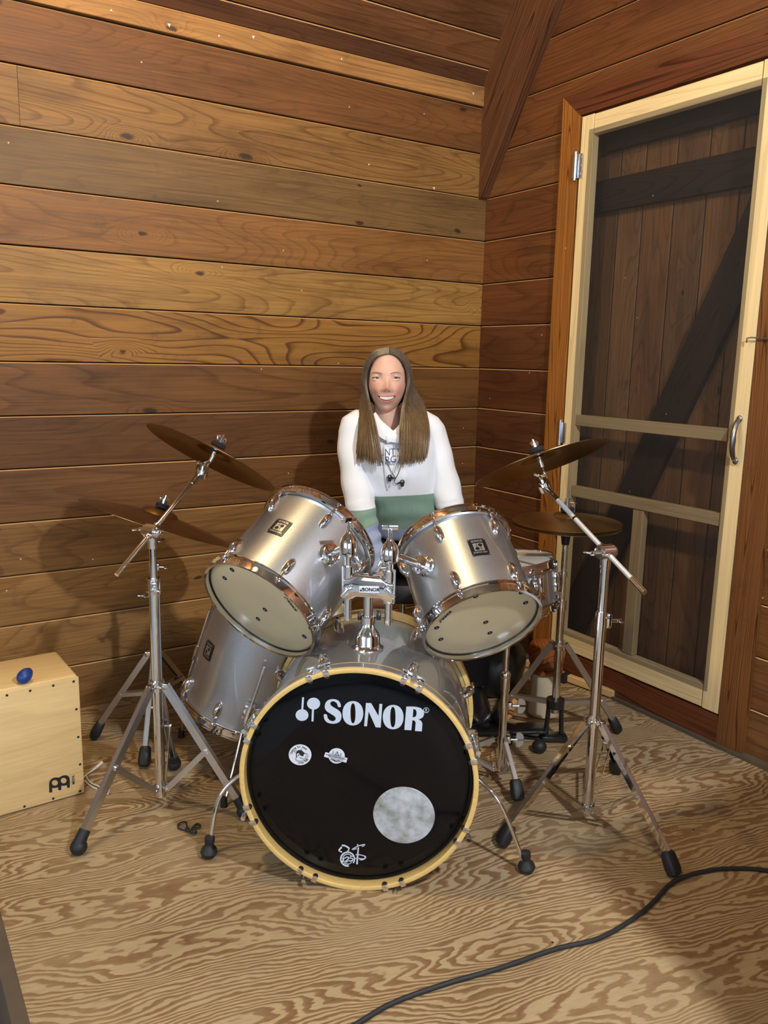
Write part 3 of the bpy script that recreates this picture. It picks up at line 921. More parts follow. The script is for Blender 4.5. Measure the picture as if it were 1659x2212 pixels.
# toms: pose solved from the photo, (bottom centre, axis)
axL = V((0.779, 0.338, 0.528)).normalized(); bL = V((-1.522, -1.037, 0.622))
axR = V((0.205, 0.767, 0.609)).normalized(); bR = V((-1.063, -1.356, 0.602))
def local_ang(bot, ax, hint, p):
    Rm = frame_up(ax, hint)
    q = Rm.transposed() @ (V(p) - V(bot))
    return math.atan2(q.y, q.x), q
def hit_cyl(px, py, bot, ax, r):
    # photo pixel -> first hit on the shell's side, in the drum's frame
    Rm = frame_up(ax, (0, 0, 1)).transposed()
    o = Rm @ (CAM - V(bot)); d = Rm @ ray(px, py)
    A = d.x ** 2 + d.y ** 2; B = o.x * d.x + o.y * d.y; Cc = o.x ** 2 + o.y ** 2 - r * r
    disc = max(0.0, B * B - A * Cc)
    t = (-B - math.sqrt(disc)) / A
    q = o + d * t
    return math.atan2(q.y, q.x), q.z
def hit_head(px, py, bot, ax):
    Rm = frame_up(ax, (0, 0, 1)).transposed()
    q = Rm @ (onp(px, py, bot, ax) - V(bot))
    return q.x, q.y
rTL, rTR = 0.160, 0.148
aB, zB = hit_cyl(604, 1139, bL, axL, rTL)
aLg, _z = hit_cyl(704, 1125, bL, axL, rTL)
tl, hl, _s = tom('rack_tom', 'silver rack tom on the left, larger of the two, facing the floor tom', bL, axL, rTL, 0.272, 6, aLg, zB, aB, 'rack toms above the bass drum')
sp = [hit_head(*q, bL, axL) for q in ((573, 1316), (558, 1336), (502, 1230), (486, 1248), (672, 1357), (658, 1374))]
tx, ty = hit_head(632, 1308, bL, axL)
head_marks(tl, hl, rTL, sp, math.atan2(ty, tx) - PI / 2 , math.hypot(tx, ty))
aB, zB = hit_cyl(1034, 1182, bR, axR, rTR)
aLg, _z = hit_cyl(947, 1150, bR, axR, rTR)
tr, hr, _s = tom('rack_tom', 'silver rack tom on the right, smaller one in front of the snare drum', bR, axR, rTR, 0.247, 6, aLg, zB, aB, 'rack toms above the bass drum')
sp = [hit_head(*q, bR, axR) for q in ((1049, 1343), (1058, 1366), (1027, 1287), (1126, 1279), (1135, 1301), (943, 1355), (952, 1380))]
tx, ty = hit_head(965, 1328, bR, axR)
head_marks(tr, hr, rTR, sp, math.atan2(ty, tx) - PI / 2, math.hypot(tx, ty))
for th_, (px, py), b_, a_, r_ in ((tl, (714, 1221), bL, axL, rTL), (tr, (917, 1233), bR, axR, rTR)):
    an, z = hit_cyl(px, py, b_, a_, r_)
    R3 = frame((math.cos(an), math.sin(an), 0))
    th_.part('air_vent', MB().lathe([(0.0025, 0.003), (0.0045, 0.0035), (0.0065, 0.001), (0.0065, -0.001)], 16, c=V((math.cos(an), math.sin(an), 0)) * r_ + V((0, 0, z)), R=R3), M['chrome'])

# floor tom
fB = V((-1.396, -0.624, 0.167)); fA = V((0.26, -0.167, 0.951)).normalized(); fr_ = 0.196; fL = 0.385
aB, zB = hit_cyl(450, 1405, fB, fA, fr_)
aLg, _z = hit_cyl(472, 1530, fB, fA, fr_)
ft, hf, _s = tom('floor_tom', 'big silver floor tom standing on three legs under the left rack tom', fB, fA, fr_, fL, 8, aLg, zB, aB)
invF = mat4(frame_up(fA, (0, 0, 1)), fB).inverted()
for (px, py, ly) in ((553, 1490, (484, 1745)), ):
    pass
def ft_leg(ang, foot_world):
    out = V((math.cos(ang), math.sin(ang), 0))
    brk = MB()
    Rl = frame(out, (0, 0, 1))
    brk.bbox(out * (fr_ + 0.012) + V((0, 0, 0.085)), (0.05, 0.036, 0.026), 0.008, Rl)
    brk.cyl(out * (fr_ + 0.024) + V((0, 0, 0.06)), out * (fr_ + 0.024) + V((0, 0, 0.11)), 0.010, n=12)
    b_ = ft.part('leg_bracket', brk, M['chrome'])
    f_ = invF @ V(foot_world)
    top = out * (fr_ + 0.026) + V((0, 0, 0.235))
    mid = out * (fr_ + 0.026) + V((0, 0, 0.02))
    lg = MB().tube([top, mid, mid.lerp(f_, 0.35) + out * 0.01, f_], 0.0048, 10)
    l_ = ft.part('leg', lg, M['chrome'])
    dn = (invF.to_3x3() @ V((0, 0, -1))).normalized()
    ff = MB().cyl(f_ - dn * 0.028, f_ + dn * 0.0, 0.0085, 0.011, n=14)
    ft.part('rubber_foot', ff, M['rubber'], l_)
an, z = hit_cyl(553, 1490, fB, fA, fr_)
ft_leg(an, fl(484, 1742, 0.0))
ft_leg(an + 2.25, (-1.27, -0.47, 0.0))
ft_leg(an - 2.05, fl(392, 1592, 0.0))

# snare drum
sA = V((-0.05, 0.12, 0.99)).normalized()
sC = at(1081, 1303, 2.55)
sn, hs_, _s = tom('snare_drum', 'chrome and silver snare drum half hidden behind the right rack tom', sC, sA, 0.170, 0.125, 8, 0.3, 0.06, 2.4)
so = MB().bbox((0.182 * math.cos(5.9), 0.182 * math.sin(5.9), 0.07), (0.02, 0.03, 0.07), 0.004, Matrix.Rotation(5.9, 3, 'Z'))
so.bbox((0.195 * math.cos(5.9), 0.195 * math.sin(5.9), 0.085), (0.012, 0.012, 0.05), 0.003, Matrix.Rotation(5.9, 3, 'Z'))
sn.part('strainer', so, M['chrome'])

# ------------------------------------------------------------ bass drum (local frame: x right, y up, z towards the listener)
BF = V((-1.440, -1.387, 0.2805)); bz = V((-0.601, -0.799, -0.0)).normalized()
bx_ = V((0, 0, 1)).cross(bz).normalized(); by_ = bz.cross(bx_)
BM = mat4(Matrix((bx_, by_, bz)).transposed(), BF)
BI = BM.inverted()
bd = Thing('bass_drum', 'big silver bass drum with black front head and maple hoops', 'drum', M=BM, local=True)
rB = 0.268; BL_ = 0.40; HD = -0.026     # shell radius, depth, head plane behind the front hoop edge
bd.part('shell', MB().lathe([(rB, -0.034), (rB, -BL_ - 0.02), (rB - 0.008, -BL_ - 0.02), (rB - 0.008, -0.034)], 96, closed=True), M['silver'])
fho = bd.part('front_hoop', MB().lathe([(0.2805, -0.001), (0.2805, -0.040), (0.2790, -0.042), (0.2700, -0.042), (0.2690, -0.040), (0.2690, -0.001), (0.2705, 0.0), (0.2790, 0.0)], 120, closed=True), M['maple'])
bd.part('hoop_inlay', MB().lathe([(0.2800, -0.009), (0.2811, -0.009), (0.2811, -0.033), (0.2800, -0.033)], 120, closed=True), M['silver'], fho, label='silver stripe around the hoop')
bd.part('rear_hoop', MB().lathe([(0.2805, -BL_ - 0.055), (0.2805, -BL_ - 0.015), (0.2690, -BL_ - 0.015), (0.2690, -BL_ - 0.055)], 120, closed=True), M['maple'], label='pale maple rear hoop')
bd.part('rear_head', MB().lathe([(0.0005, -BL_ - 0.024), (0.2685, -BL_ - 0.024)], 64), M['whitehead'])
rw = MB().lathe([(0.2686, HD - 0.012), (0.2690, HD - 0.002), (0.2655, HD + 0.003), (0.2610, HD + 0.003), (0.2585, HD - 0.001), (0.2640, HD - 0.008)], 96, closed=True)
bh = bd.part('front_head', MB().lathe([(0.0005, HD), (0.1, HD), (0.18, HD), (0.262, HD), (0.2685, HD - 0.003), (0.2685, HD - 0.006), (0.0005, HD - 0.001)], 96), M['blackhead'], label='glossy black front head with white emblem')
bd.part('head_collar', rw, M['blackhead'], bh)
HP = BM @ V((0, 0, HD)); HN = bz
def hp(px, py):
    q = BI @ onp(px, py, HP, HN)
    return (q.x, q.y)
def hz1(x, y): return hp(x / 4.608 + 600, y / 4.608 + 1480)      # logo tracing scale
def hz2(x, y): return hp(x / 9.217 + 600, y / 9.217 + 1580)
def hz3(x, y): return hp(x / 13.825 + 700, y / 13.825 + 1800)
def smooth_loop(pts, n=4):
    pts = [V((p[0], p[1], 0)) for p in pts]
    out = []
    N = len(pts)
    for i in range(N):
        a, b, c, d = pts[i - 1], pts[i], pts[(i + 1) % N], pts[(i + 2) % N]
        for k in range(n):
            t = k / n
            q = 0.5 * ((2 * b) + (c - a) * t + (2 * a - 5 * b + 4 * c - d) * t * t + (3 * b - a - 3 * c + d) * t ** 3)
            out.append((q.x, q.y))
    return out
def decal(name, loopsets, tr_, mt, parent, lift=0.0006, ex=0.0001):
    me = multi([[[tr_(*p) for p in lp] for lp in ls] for ls in loopsets], ex)
    me.transform(Matrix.Translation((0, 0, HD + lift)))
    return bd.part(name, me, mt, parent)
S_ = [(628, 215), (600, 214), (592, 185), (567, 163), (541, 160), (524, 176), (530, 200), (560, 222), (600, 245), (626, 272), (635, 310), (625, 350), (595, 375), (545, 383), (495, 371), (466, 340), (459, 292), (488, 292), (497, 325), (520, 350), (550, 358), (573, 345), (576, 325), (560, 305), (520, 280), (485, 255), (469, 222), (475, 180), (500, 150), (545, 138), (595, 148), (622, 178)]
N_ = [(878, 176), (930, 178), (1003, 306), (1012, 185), (1041, 187), (1025, 421), (975, 418), (905, 262), (888, 409), (860, 407)]
R_ = [(1280, 212), (1340, 212), (1385, 216), (1425, 228), (1450, 254), (1457, 288), (1445, 318), (1420, 334), (1398, 340), (1425, 352), (1440, 380), (1434, 459), (1366, 455), (1373, 372), (1364, 354), (1340, 347), (1330, 448), (1260, 444)]
Rh = [(1350, 236), (1370, 242), (1381, 260), (1382, 288), (1372, 312), (1343, 322)]
sett = [[ell(242, 297, 64, 58)], [[(243, 120), (262, 120), (254, 245), (234, 245)]], [ell(357, 183, 65, 59)], [[(341, 236), (361, 238), (356, 361), (336, 359)]],
        [smooth_loop(S_, 3)], [ell(748, 279, 103, 121, 48, p=2.15), ell(749, 279, 25, 100, 32, p=2.4)], [N_], [ell(1149, 317, 103, 121, 48, p=2.15), ell(1146, 317, 26, 102, 32, p=2.4)],
        [R_, Rh], [ell(1478, 248, 30, 28), ell(1478, 248, 24, 22)], [[(1469, 262), (1469, 233), (1482, 233), (1488, 241), (1483, 249), (1489, 262), (1483, 262), (1478, 250), (1475, 250), (1475, 262)]]]
decal('logo', sett, hz1, M['white'], bh)
# round pale mottled opening patch
cx_, cy_ = hp(872.5, 1761); rx_ = abs(hp(939.5, 1761)[0] - cx_)
pm = MB().lathe([(0.0005, 0.0010), (rx_ - 0.001, 0.0010), (rx_, 0.0), (rx_, -0.001)], 64, c=(cx_, cy_, HD + 0.0003))
bd.part('port_patch', pm, M['moon'], bh, label='round pale grey mottled patch')
# small white line drawing of a drum kit with 125
def arc(cx, cy, r, a0, a1, n=16): return [(cx + r * math.cos(math.radians(a0 + (a1 - a0) * i / n)), cy + r * math.sin(math.radians(a0 + (a1 - a0) * i / n))) for i in range(n + 1)]
kit = [stroke(arc(705, 765, 205, 80, 395, 30), 48, 40), stroke(arc(705, 765, 145, 205, 330), 30, 20), stroke(arc(705, 765, 150, 30, 130), 18, 30),
       stroke([(530, 355), (620, 365), (690, 400), (755, 450)], 48), stroke([(750, 455), (730, 500), (700, 545)], 36), stroke([(530, 405), (480, 460), (440, 510)], 48), stroke([(440, 515), (490, 540), (540, 560)], 36),
       stroke([(835, 480), (930, 420), (1050, 365), (1170, 335), (1225, 335)], 30), stroke([(1225, 335), (1190, 370), (1130, 395)], 22), stroke([(830, 480), (900, 475), (975, 455)], 26), stroke(arc(1000, 340, 14, 0, 355), 16),
       stroke([(1025, 420), (1010, 600), (995, 760), (985, 920)], 40, 52), stroke([(945, 635), (1050, 635), (1150, 655), (1220, 680)], 26), stroke([(1215, 675), (1240, 710), (1215, 755)], 46), stroke([(940, 745), (1050, 745), (1140, 760), (1210, 750)], 26), stroke([(1060, 785), (1140, 790), (1205, 765)], 26),
       stroke([(530, 745), (600, 725)], 26), stroke([(600, 720), (575, 790), (555, 860)], 46), stroke([(625, 740), (680, 700), (730, 710), (735, 745), (690, 800), (610, 850)], 34), stroke([(590, 848), (715, 848)], 30),
       stroke([(870, 680), (790, 685)], 32), stroke([(795, 690), (765, 745), (830, 740), (868, 770), (850, 810), (790, 822), (725, 815)], 32)]
decal('kit_drawing', [[l] for l in kit], hz3, M['white'], bh)
# stickers
stk = decal('sticker', [[ell(445, 463, 226, 207, 56)]], hz2, M['sticker'], bh, 0.0005)
cow = [[[(372, 395), (420, 362), (450, 372), (468, 345), (478, 375), (520, 410), (545, 440), (515, 450), (520, 480), (490, 490), (445, 470), (430, 440), (405, 425), (385, 440), (380, 480), (395, 500), (365, 520), (365, 450)]],
       [ell(418, 470, 12, 14, 16)], [stroke([(330, 380), (380, 380)], 8)], [stroke([(330, 380), (350, 420), (372, 420)], 8)],
       [stroke([(365, 515), (360, 560), (400, 585), (470, 590), (560, 560), (600, 500), (595, 450), (540, 430)], 9)], [stroke([(435, 520), (480, 530), (520, 550), (550, 530), (565, 480)], 10)]]
decal('cow_drawing', cow, hz2, M['ink'], bh, 0.0009)
def arc_text(s_, cx, cy, rx, ry, a0, a1, size, inner=False):
    mes = []
    n = len(s_)
    for i, ch in enumerate(s_):
        if ch == ' ': continue
        a = math.radians(a0 + (a1 - a0) * (i + 0.5) / n)
        px, py = cx + rx * math.cos(a), cy - ry * math.sin(a)
        x, y = hz2(px, py)
        rot = a - PI / 2 if not inner else a + PI / 2
        me = text2d(ch, size, 0.0, bold=0.0001)
        me.transform(Matrix.Translation((x, y, HD + 0.0009)) @ Matrix.Rotation(rot - 0.05, 4, 'Z'))
        mes.append(me)
    return joinme(mes)
bd.part('lettering', arc_text('Camping for Jesus', 445, 463, 178, 162, 172, 40, 0.0078), M['ink'], bh)
bd.part('lettering', arc_text('since 1956', 445, 463, 178, 158, 258, 328, 0.0078, True), M['ink'], bh)
st2 = decal('sticker', [[ell(1172, 484, 163, 153, 48)], [[(950, 410), (1390, 528), (1364, 620), (920, 502)]]], hz2, M['sticker'], bh, 0.0005)
bad = [[stroke([(1130, 470), (1185, 395), (1225, 488)], 12)], [stroke([(1185, 400), (1180, 470)], 10)], [stroke([(1145, 460), (1215, 480)], 8)],
       [stroke([(1110, 385), (1095, 445)], 12)], [stroke([(1262, 430), (1248, 495)], 12)],
       [stroke([(1050, 560), (1090, 545), (1130, 572), (1170, 590), (1205, 575), (1245, 605)], 14)], [stroke([(1075, 580), (1105, 570), (1150, 600), (1185, 592), (1205, 612)], 10)]]
for k in range(22):
    if k in (6, 13, 17): continue
    x = 962 + k * 18
    bad.append([stroke([(x, 456 + (x - 962) * 0.255), (x + 13, 459 + (x - 962) * 0.255)], 13)])
decal('badge_drawing', bad, hz2, M['ink'], bh, 0.0009)
# lugs, tension claws
claw = MB()
claw.bbox((0.2822, 0, -0.019), (0.0035, 0.013, 0.042), 0.001)
claw.bbox((0.2755, 0, 0.0010), (0.0155, 0.013, 0.0030), 0.001)
CLAW = claw.mesh('claw_prong'); CLAW.materials.append(M['chrome'])
notch = MB().lathe([(0.0003, 0.0016), (0.0065, 0.0016), (0.0065, -0.004)], 16, c=(0.2690, 0, 0.0))
NOTCH = notch.mesh('claw_notch'); NOTCH.materials.append(M['blackmetal'])
trod = MB().cyl((0.291, 0, -0.075), (0.291, 0, 0.000), 0.0034, n=10).cyl((0.291, 0, -0.012), (0.291, 0, 0.007), 0.0058, n=10)
trod.bbox((0.2860, 0, -0.036), (0.006, 0.060, 0.012), 0.002)
TROD = trod.mesh('tension_rod'); TROD.materials.append(M['chrome'])
blug = MB()
blug.loft([[V((0.266 + (0.006 + 0.022 * math.sin(PI * min(1, t * 1.02)) ** 0.8) * math.sin(PI * k / 12), 0.013 * (math.sin(PI * t) ** 0.5 + 0.02) * math.cos(PI * k / 12), -0.065 - 0.065 * t)) for k in range(13)] for t in [i / 8 for i in range(9)]])
blug.cyl((0.291, 0, -0.075), (0.291, 0, -0.050), 0.0036, n=10)
BLUG = blug.mesh('lug'); BLUG.materials.append(M['chrome'])
# claw pairs as they sit round the hoop, measured on the photo
def hoop_ang(px, py):
    q = BI @ onp(px, py, BF, bz)
    return math.atan2(q.y, q.x)
cl = [(668, 1466), (704, 1453), (872, 1470), (906, 1488), (1016, 1610), (1027, 1645), (1003, 1790), (988, 1820), (867, 1903), (831, 1912), (680, 1896), (647, 1882), (545, 1778), (531, 1745), (532, 1600), (545, 1565)]
angs = [hoop_ang(*q) for q in cl]
for i in range(0, 16, 2):
    a0_, a1_ = angs[i], angs[i + 1]
    a = (a0_ + a1_) / 2 if abs(a0_ - a1_) < 1 else a0_
    lo = bd.inst('lug', BLUG, Matrix.Rotation(a, 4, 'Z'))
    ro = bd.inst('tension_rod', TROD, Matrix.Identity(4), lo)
    for q in (a0_, a1_):
        pr_ = bd.inst('claw_prong', CLAW, Matrix.Rotation(q, 4, 'Z'))
        bd.inst('claw_notch', NOTCH, Matrix.Identity(4), pr_)
for k in range(8):
    a = (angs[2 * k] + angs[2 * k + 1]) / 2
    if abs(angs[2 * k] - angs[2 * k + 1]) > 1: a = angs[2 * k]
    bd.inst('lug', BLUG, Matrix.Translation((0, 0, -BL_ - 0.055)) @ Matrix.Rotation(a, 4, 'Z') @ Matrix.Rotation(PI, 4, 'X'))
# spurs
def spur(start, knee, foot):
    st_, kn_, ft_ = BI @ V(start), BI @ V(knee), BI @ V(foot)
    pts = spline([st_, kn_, ft_], 8)
    s_ = bd.part('spur', MB().tube(pts, 0.0055, 10), M['chrome'])
    dn = (BI.to_3x3() @ V((0, 0, -1))).normalized()
    br = MB().bbox(st_, (0.03, 0.05, 0.05), 0.008).cyl(st_, st_ + (kn_ - st_).normalized() * 0.035, 0.010, n=12)
    bd.part('spur_bracket', br, M['chrome'], s_)
    ax = (ft_ - kn_).normalized()
    f0 = ft_ - dn * 0.0
    fm = MB().lathe([(0.004, 0.055), (0.013, 0.052), (0.013, 0.040), (0.011, 0.036), (0.012, 0.030), (0.019, 0.022), (0.022, 0.013), (0.018, 0.004), (0.012, 0.0)], 24, c=f0, R=frame(-dn * 0.85 - ax * 0.35))
    bd.part('rubber_foot', fm, M['rubber'], s_)
spur(BM @ V((-0.262, -0.045, -0.17)), at(478, 1715, 2.08), fl(451, 1850, 0.002))
spur(BM @ V((0.262, -0.045, -0.17)), at(1080, 1735, 2.02), fl(1138, 1882, 0.002))

# ------------------------------------------------------------ double tom holder on the bass drum
hd_ = 2.05
base = V((-1.332, -1.246, 0.548))
pt = V((base.x, base.y, 0))
th_ = Thing('tom_holder', 'chrome double tom holder post with clamp block on the bass drum', 'drum hardware', loc=base)
th_.part('base', MB().lathe([(0.040, -0.004), (0.040, 0.002), (0.034, 0.006), (0.031, 0.012), (0.031, 0.030), (0.026, 0.040), (0.017, 0.052), (0.015, 0.060), (0.018, 0.062), (0.018, 0.080), (0.012, 0.081)], 36, c=base), M['chrome'])
th_.part('post', MB().cyl(base + V((0, 0, 0.04)), base + V((0, 0, 0.185)), 0.0115, n=24), M['chrome'])
for s_ in (-1, 1):
    pass
wn = MB().bbox(base + RGT * 0.026 + V((0, 0, 0.082)), (0.012, 0.008, 0.024), 0.002, Matrix((RGT, FWD, UPV)).transposed())
wn.bbox(base - RGT * 0.022 + V((0, 0, 0.080)), (0.008, 0.008, 0.020), 0.002, Matrix((RGT, FWD, UPV)).transposed())
th_.part('wing_bolt', wn, M['blackmetal'])
hr_ = V((RGT.x, RGT.y, 0)).normalized(); hf_ = V((FWD.x, FWD.y, 0)).normalized()
RB = Matrix((hr_, hf_, V((0, 0, 1)))).transposed()
bc = base + V((0, 0, 0.158))
blk = MB()
def blkpt(x, y, z): return bc + RB @ V((x, y, z))
# block: waisted plate between two sleeves
top_l = [(-0.062, 0.020), (-0.045, 0.022), (-0.030, 0.030), (0.030, 0.024), (0.045, 0.012), (0.062, 0.010)]
bot_l = [(0.062, -0.040), (0.045, -0.040), (0.030, -0.028), (-0.030, -0.024), (-0.045, -0.032), (-0.062, -0.030)]
blk.prism([blkpt(x, -0.020, z) for x, z in top_l + bot_l], RB @ V((0, 0.038, 0)))
bme_ = blk.mesh('clamp_block', smooth=False)
bmb = bmesh.new(); bmb.from_mesh(bme_)
bmesh.ops.bevel(bmb, geom=bmb.edges[:], offset=0.004, segments=3, affect='EDGES', profile=0.5)
for f in bmb.faces: f.smooth = True
bmb.to_mesh(bme_); bmb.free()
th_.part('clamp_block', bme_, M['chrome'])
tubes = []
for s_, dz in ((-1, 0.004), (1, -0.006)):
    c0 = blkpt(s_ * 0.050, 0.0, dz)
    th_.part('sleeve', MB().cyl(c0 + V((0, 0, -0.036)), c0 + V((0, 0, 0.045)), 0.0165, n=24), M['chrome'])
    tubes.append(c0)
pl_ = MB().bbox(blkpt(0.002, -0.0215, -0.004), (0.048, 0.003, 0.016), 0.0005, RB)
pl_o = th_.part('name_plate', pl_, M['sticker'])
tx_ = text2d('SONOR', 0.0118, 0, bold=0.0004)
tx2 = multi([[l] for l in maraca_loops(0.009, -0.0175, 0)], 0)
tx_.transform(Matrix.Translation((0.0045, 0, 0)))
tx_ = joinme([tx_, tx2])
tx_.transform(mat4(RB @ Matrix.Rotation(PI / 2, 3, 'X'), blkpt(0.002, -0.0236, -0.004)))
th_.part('lettering', tx_, M['ink'], pl_o)
for i, (s_, px, py) in enumerate(((-1, 777, 1188), (1, 862, 1192))):
    c0 = tubes[i]
    zt_ = 0.098 if i == 0 else 0.092
    tb = MB().cyl(c0 + V((0, 0, -0.092)), c0 + V((0, 0, zt_)), 0.0095, n=20)
    tub = th_.part('down_tube', tb, M['chrome'])
    # hexagonal ball clamp with domed top and wing screw
    k0 = c0 + V((0, 0, zt_))
    cl_ = MB().lathe([(0.012, -0.030), (0.019, -0.027), (0.0225, -0.022), (0.0225, 0.004), (0.020, 0.010), (0.016, 0.019), (0.010, 0.026), (0.007, 0.034), (0.0045, 0.036), (0.0045, 0.058)], 20, c=k0)
    clo = th_.part('ball_clamp', cl_, M['chrome'], angle=30)
    wg = MB()
    wg.bbox(k0 + V((0, 0, 0.060)), (0.040, 0.004, 0.013), 0.002, RB @ Matrix.Rotation(0.5 - i * 0.5, 3, 'Z'))
    wg.bbox(k0 + V((0, 0, 0.052)), (0.012, 0.008, 0.012), 0.002, RB)
    th_.part('wing_screw', wg, M['chrome'], clo)
    sc_ = MB().cyl(blkpt(s_ * 0.050, -0.015, -0.006), blkpt(s_ * 0.050, -0.034, -0.006), 0.007, n=12)
    sc_.bbox(blkpt(s_ * 0.052, -0.036, -0.008), (0.034, 0.006, 0.010), 0.002, RB @ Matrix.Rotation(0.8 * s_, 3, 'Y'))
    th_.part('wing_screw', sc_, M['chrome'], tub)
    w2 = MB().bbox(c0 + V((0, 0, 0.055)) + hr_ * (s_ * -0.024), (0.010, 0.012, 0.034), 0.003, RB @ Matrix.Rotation(0.4 * s_, 3, 'Y'))
    w2.cyl(c0 + V((0, 0, 0.052)), c0 + V((0, 0, 0.052)) + hr_ * (s_ * -0.026), 0.005, n=10)
    th_.part('wing_screw', w2, M['chrome'], tub)
    # arm into the tom shell
    bt, ax, rr = ((bL, axL, rTL), (bR, axR, rTR))[i]
    q = k0 - V((0, 0, 0.006)) - bt; t_ = q.dot(ax); foot_ = bt + ax * t_
    out = (k0 - V((0, 0, 0.006)) - foot_); dist = out.length; out.normalize()
    sp_ = foot_ + out * rr
    arm = MB().cyl(k0 - V((0, 0, 0.006)), sp_, 0.010, n=16)
    arm.lathe([(0.026, 0.0), (0.026, 0.006), (0.021, 0.010), (0.021, 0.018), (0.024, 0.020), (0.024, 0.027), (0.014, 0.030)], 28, c=sp_, R=frame(out))
    th_.part('tom_arm', arm, M['chrome'], clo)
# ------------------------------------------------------------ cymbals and stands
def make_cymbal(name, label, c, n, r, mt, bell=0.055, bow=0.022, bellh=0.020, group=None, cat='cymbal', edge=0.0012, flip=False, top=True, hint=(0, 0, 1), felt_mt=None):
    Rm = frame_up(n, (1, 0, 0) if abs(V(n).normalized().x) < 0.9 else (0, 1, 0))
    th = Thing(name, label, cat, M=mat4(Rm, c), group=group, local=True)
    prof = []
    # centre hole, bell, bow, edge (z=0 at edge)
    prof.append((0.006, bow + bellh))
    for i in range(1, 7):
        t = i / 6
        prof.append((bell * t, bow + bellh * math.sqrt(max(0, 1 - t * t)) * 0.96 + 0.0005))
    for i in range(1, 13):
        t = i / 12
        prof.append((bell + (r - bell) * t, bow * (1 - t ** 1.5)))
    under = [(a, b - edge) for a, b in prof[::-1]]
    s_ = -1 if flip else 1
    mb = MB().lathe([(a, b * s_) for a, b in prof + under], 96, closed=True)
    body = th.part('bow', mb, mt)
    if top:
        f = MB().lathe([(0.006, 0), (0.021, 0.001), (0.022, 0.010), (0.020, 0.014), (0.006, 0.015)], 24, c=(0, 0, bow + bellh), closed=True)
        th.part('felt', f, felt_mt or M['felt'])
        wn = MB().cyl((0, 0, bow + bellh + 0.014), (0, 0, bow + bellh + 0.030), 0.006, n=12)
        wn.bbox((0.009, 0, bow + bellh + 0.027), (0.012, 0.004, 0.016), 0.002, Matrix.Rotation(0.5, 3, 'Y'))
        wn.bbox((-0.009, 0, bow + bellh + 0.027), (0.012, 0.004, 0.016), 0.002, Matrix.Rotation(-0.5, 3, 'Y'))
        wn.cyl((0, 0, bow + bellh + 0.02), (0, 0, bow + bellh + 0.042), 0.003, n=8)
        th.part('wing_nut', wn, M['chrome'])
        f2 = MB().lathe([(0.0055, 0), (0.016, 0.0), (0.016, 0.010), (0.0055, 0.010)], 20, c=(0, 0, bow + bellh - edge - 0.0115), closed=True)
        th.part('lower_felt', f2, M['felt'])
    return th

def wing(mb, c, d, R, s=1.0):
    # wing bolt sticking out along d
    c = V(c); d = V(d).normalized()
    mb.cyl(c, c + d * 0.022 * s, 0.006 * s, n=10)
    side = d.cross(V((0, 0, 1)))
    if side.length < 0.1: side = V((1, 0, 0))
    side.normalize()
    F = frame(d, side)
    for q in (-1, 1):
        mb.bbox(c + d * 0.028 * s + side * (q * 0.011 * s), (0.018 * s, 0.005 * s, 0.014 * s), 0.002 * s, F @ Matrix.Rotation(-0.5 * q, 3, 'Y'))
    return mb

def flat_leg(th, hub, foot, axis_xy, wdt, foot_style, low=None, joint=0.55, mt='steel', gap=0.013, frame_kick=0.0):
    """double strip leg from the hub down to the foot, brace to the lower collar, rubber foot"""
    hub = V(hub); foot = V(foot)
    out = V((foot.x - axis_xy[0], foot.y - axis_xy[1], 0)).normalized()
    side = out.cross(V((0, 0, 1))).normalized()
    h0 = hub + out * 0.024
    end = foot + V((0, 0, 0.045)) - out * 0.012
    d = (end - h0).normalized()
    nrm_ = d.cross(side).normalized()
    Rr = Matrix((d, side, nrm_)).transposed()
    lg = MB()
    L = (end - h0).length
    for q in (-1, 1):
        lg.box(h0.lerp(end, 0.5) + side * (q * gap / 2), (L, 0.0022, wdt), Rr)
    lg.box(h0.lerp(end, 0.5) + nrm_ * (-wdt / 2 + 0.001), (L, gap, 0.002), Rr)
    lo = th.part('leg', lg, M[mt], smooth=False)
    j = h0.lerp(end, joint)
    if low is not None:
        lw = V(low) + out * 0.022
        br = MB()
        d2 = (lw - j).normalized(); n2 = d2.cross(side).normalized()
        R2 = Matrix((d2, side, n2)).transposed()
        for q in (-1, 1):
            br.box(j.lerp(lw, 0.5) + side * (q * (gap + 0.007) / 2), ((lw - j).length, 0.002, wdt * 0.72), R2)
        br.cyl(j - side * 0.013, j + side * 0.013, 0.0042, n=10)
        br.cyl(lw - side * 0.013, lw + side * 0.013, 0.0042, n=10)
        th.part('brace', br, M[mt], lo, smooth=False)
    ff = MB()
    if foot_style == 'ball':
        ff.cyl(end - d * 0.016, end + d * 0.022, 0.0145, 0.0165, n=18)
        ff.sph(foot + V((0, 0, 0.021)), (0.0215, 0.0215, 0.021), 20)
    else:
        rings = []
        a0 = end - d * 0.018; a1 = foot + V((0, 0, 0.006)) + out * 0.006
        dd = (a1 - a0)
        for t, rw, rh in ((0, 0.012, 0.011), (0.12, 0.0165, 0.015), (0.7, 0.019, 0.017), (0.92, 0.017, 0.014), (1.0, 0.011, 0.006)):
            c_ = a0 + dd * t
            zax = dd.normalized(); n_ = zax.cross(side).normalized()
            rings.append([c_ + side * (rw * math.copysign(abs(math.cos(a)) ** 0.6, math.cos(a))) + n_ * (rh * math.copysign(abs(math.sin(a)) ** 0.6, math.sin(a))) for a in [2 * PI * k / 16 for k in range(16)]])
        ff.loft(rings)
    th.part('rubber_foot', ff, M['rubber'], lo)
    return lo

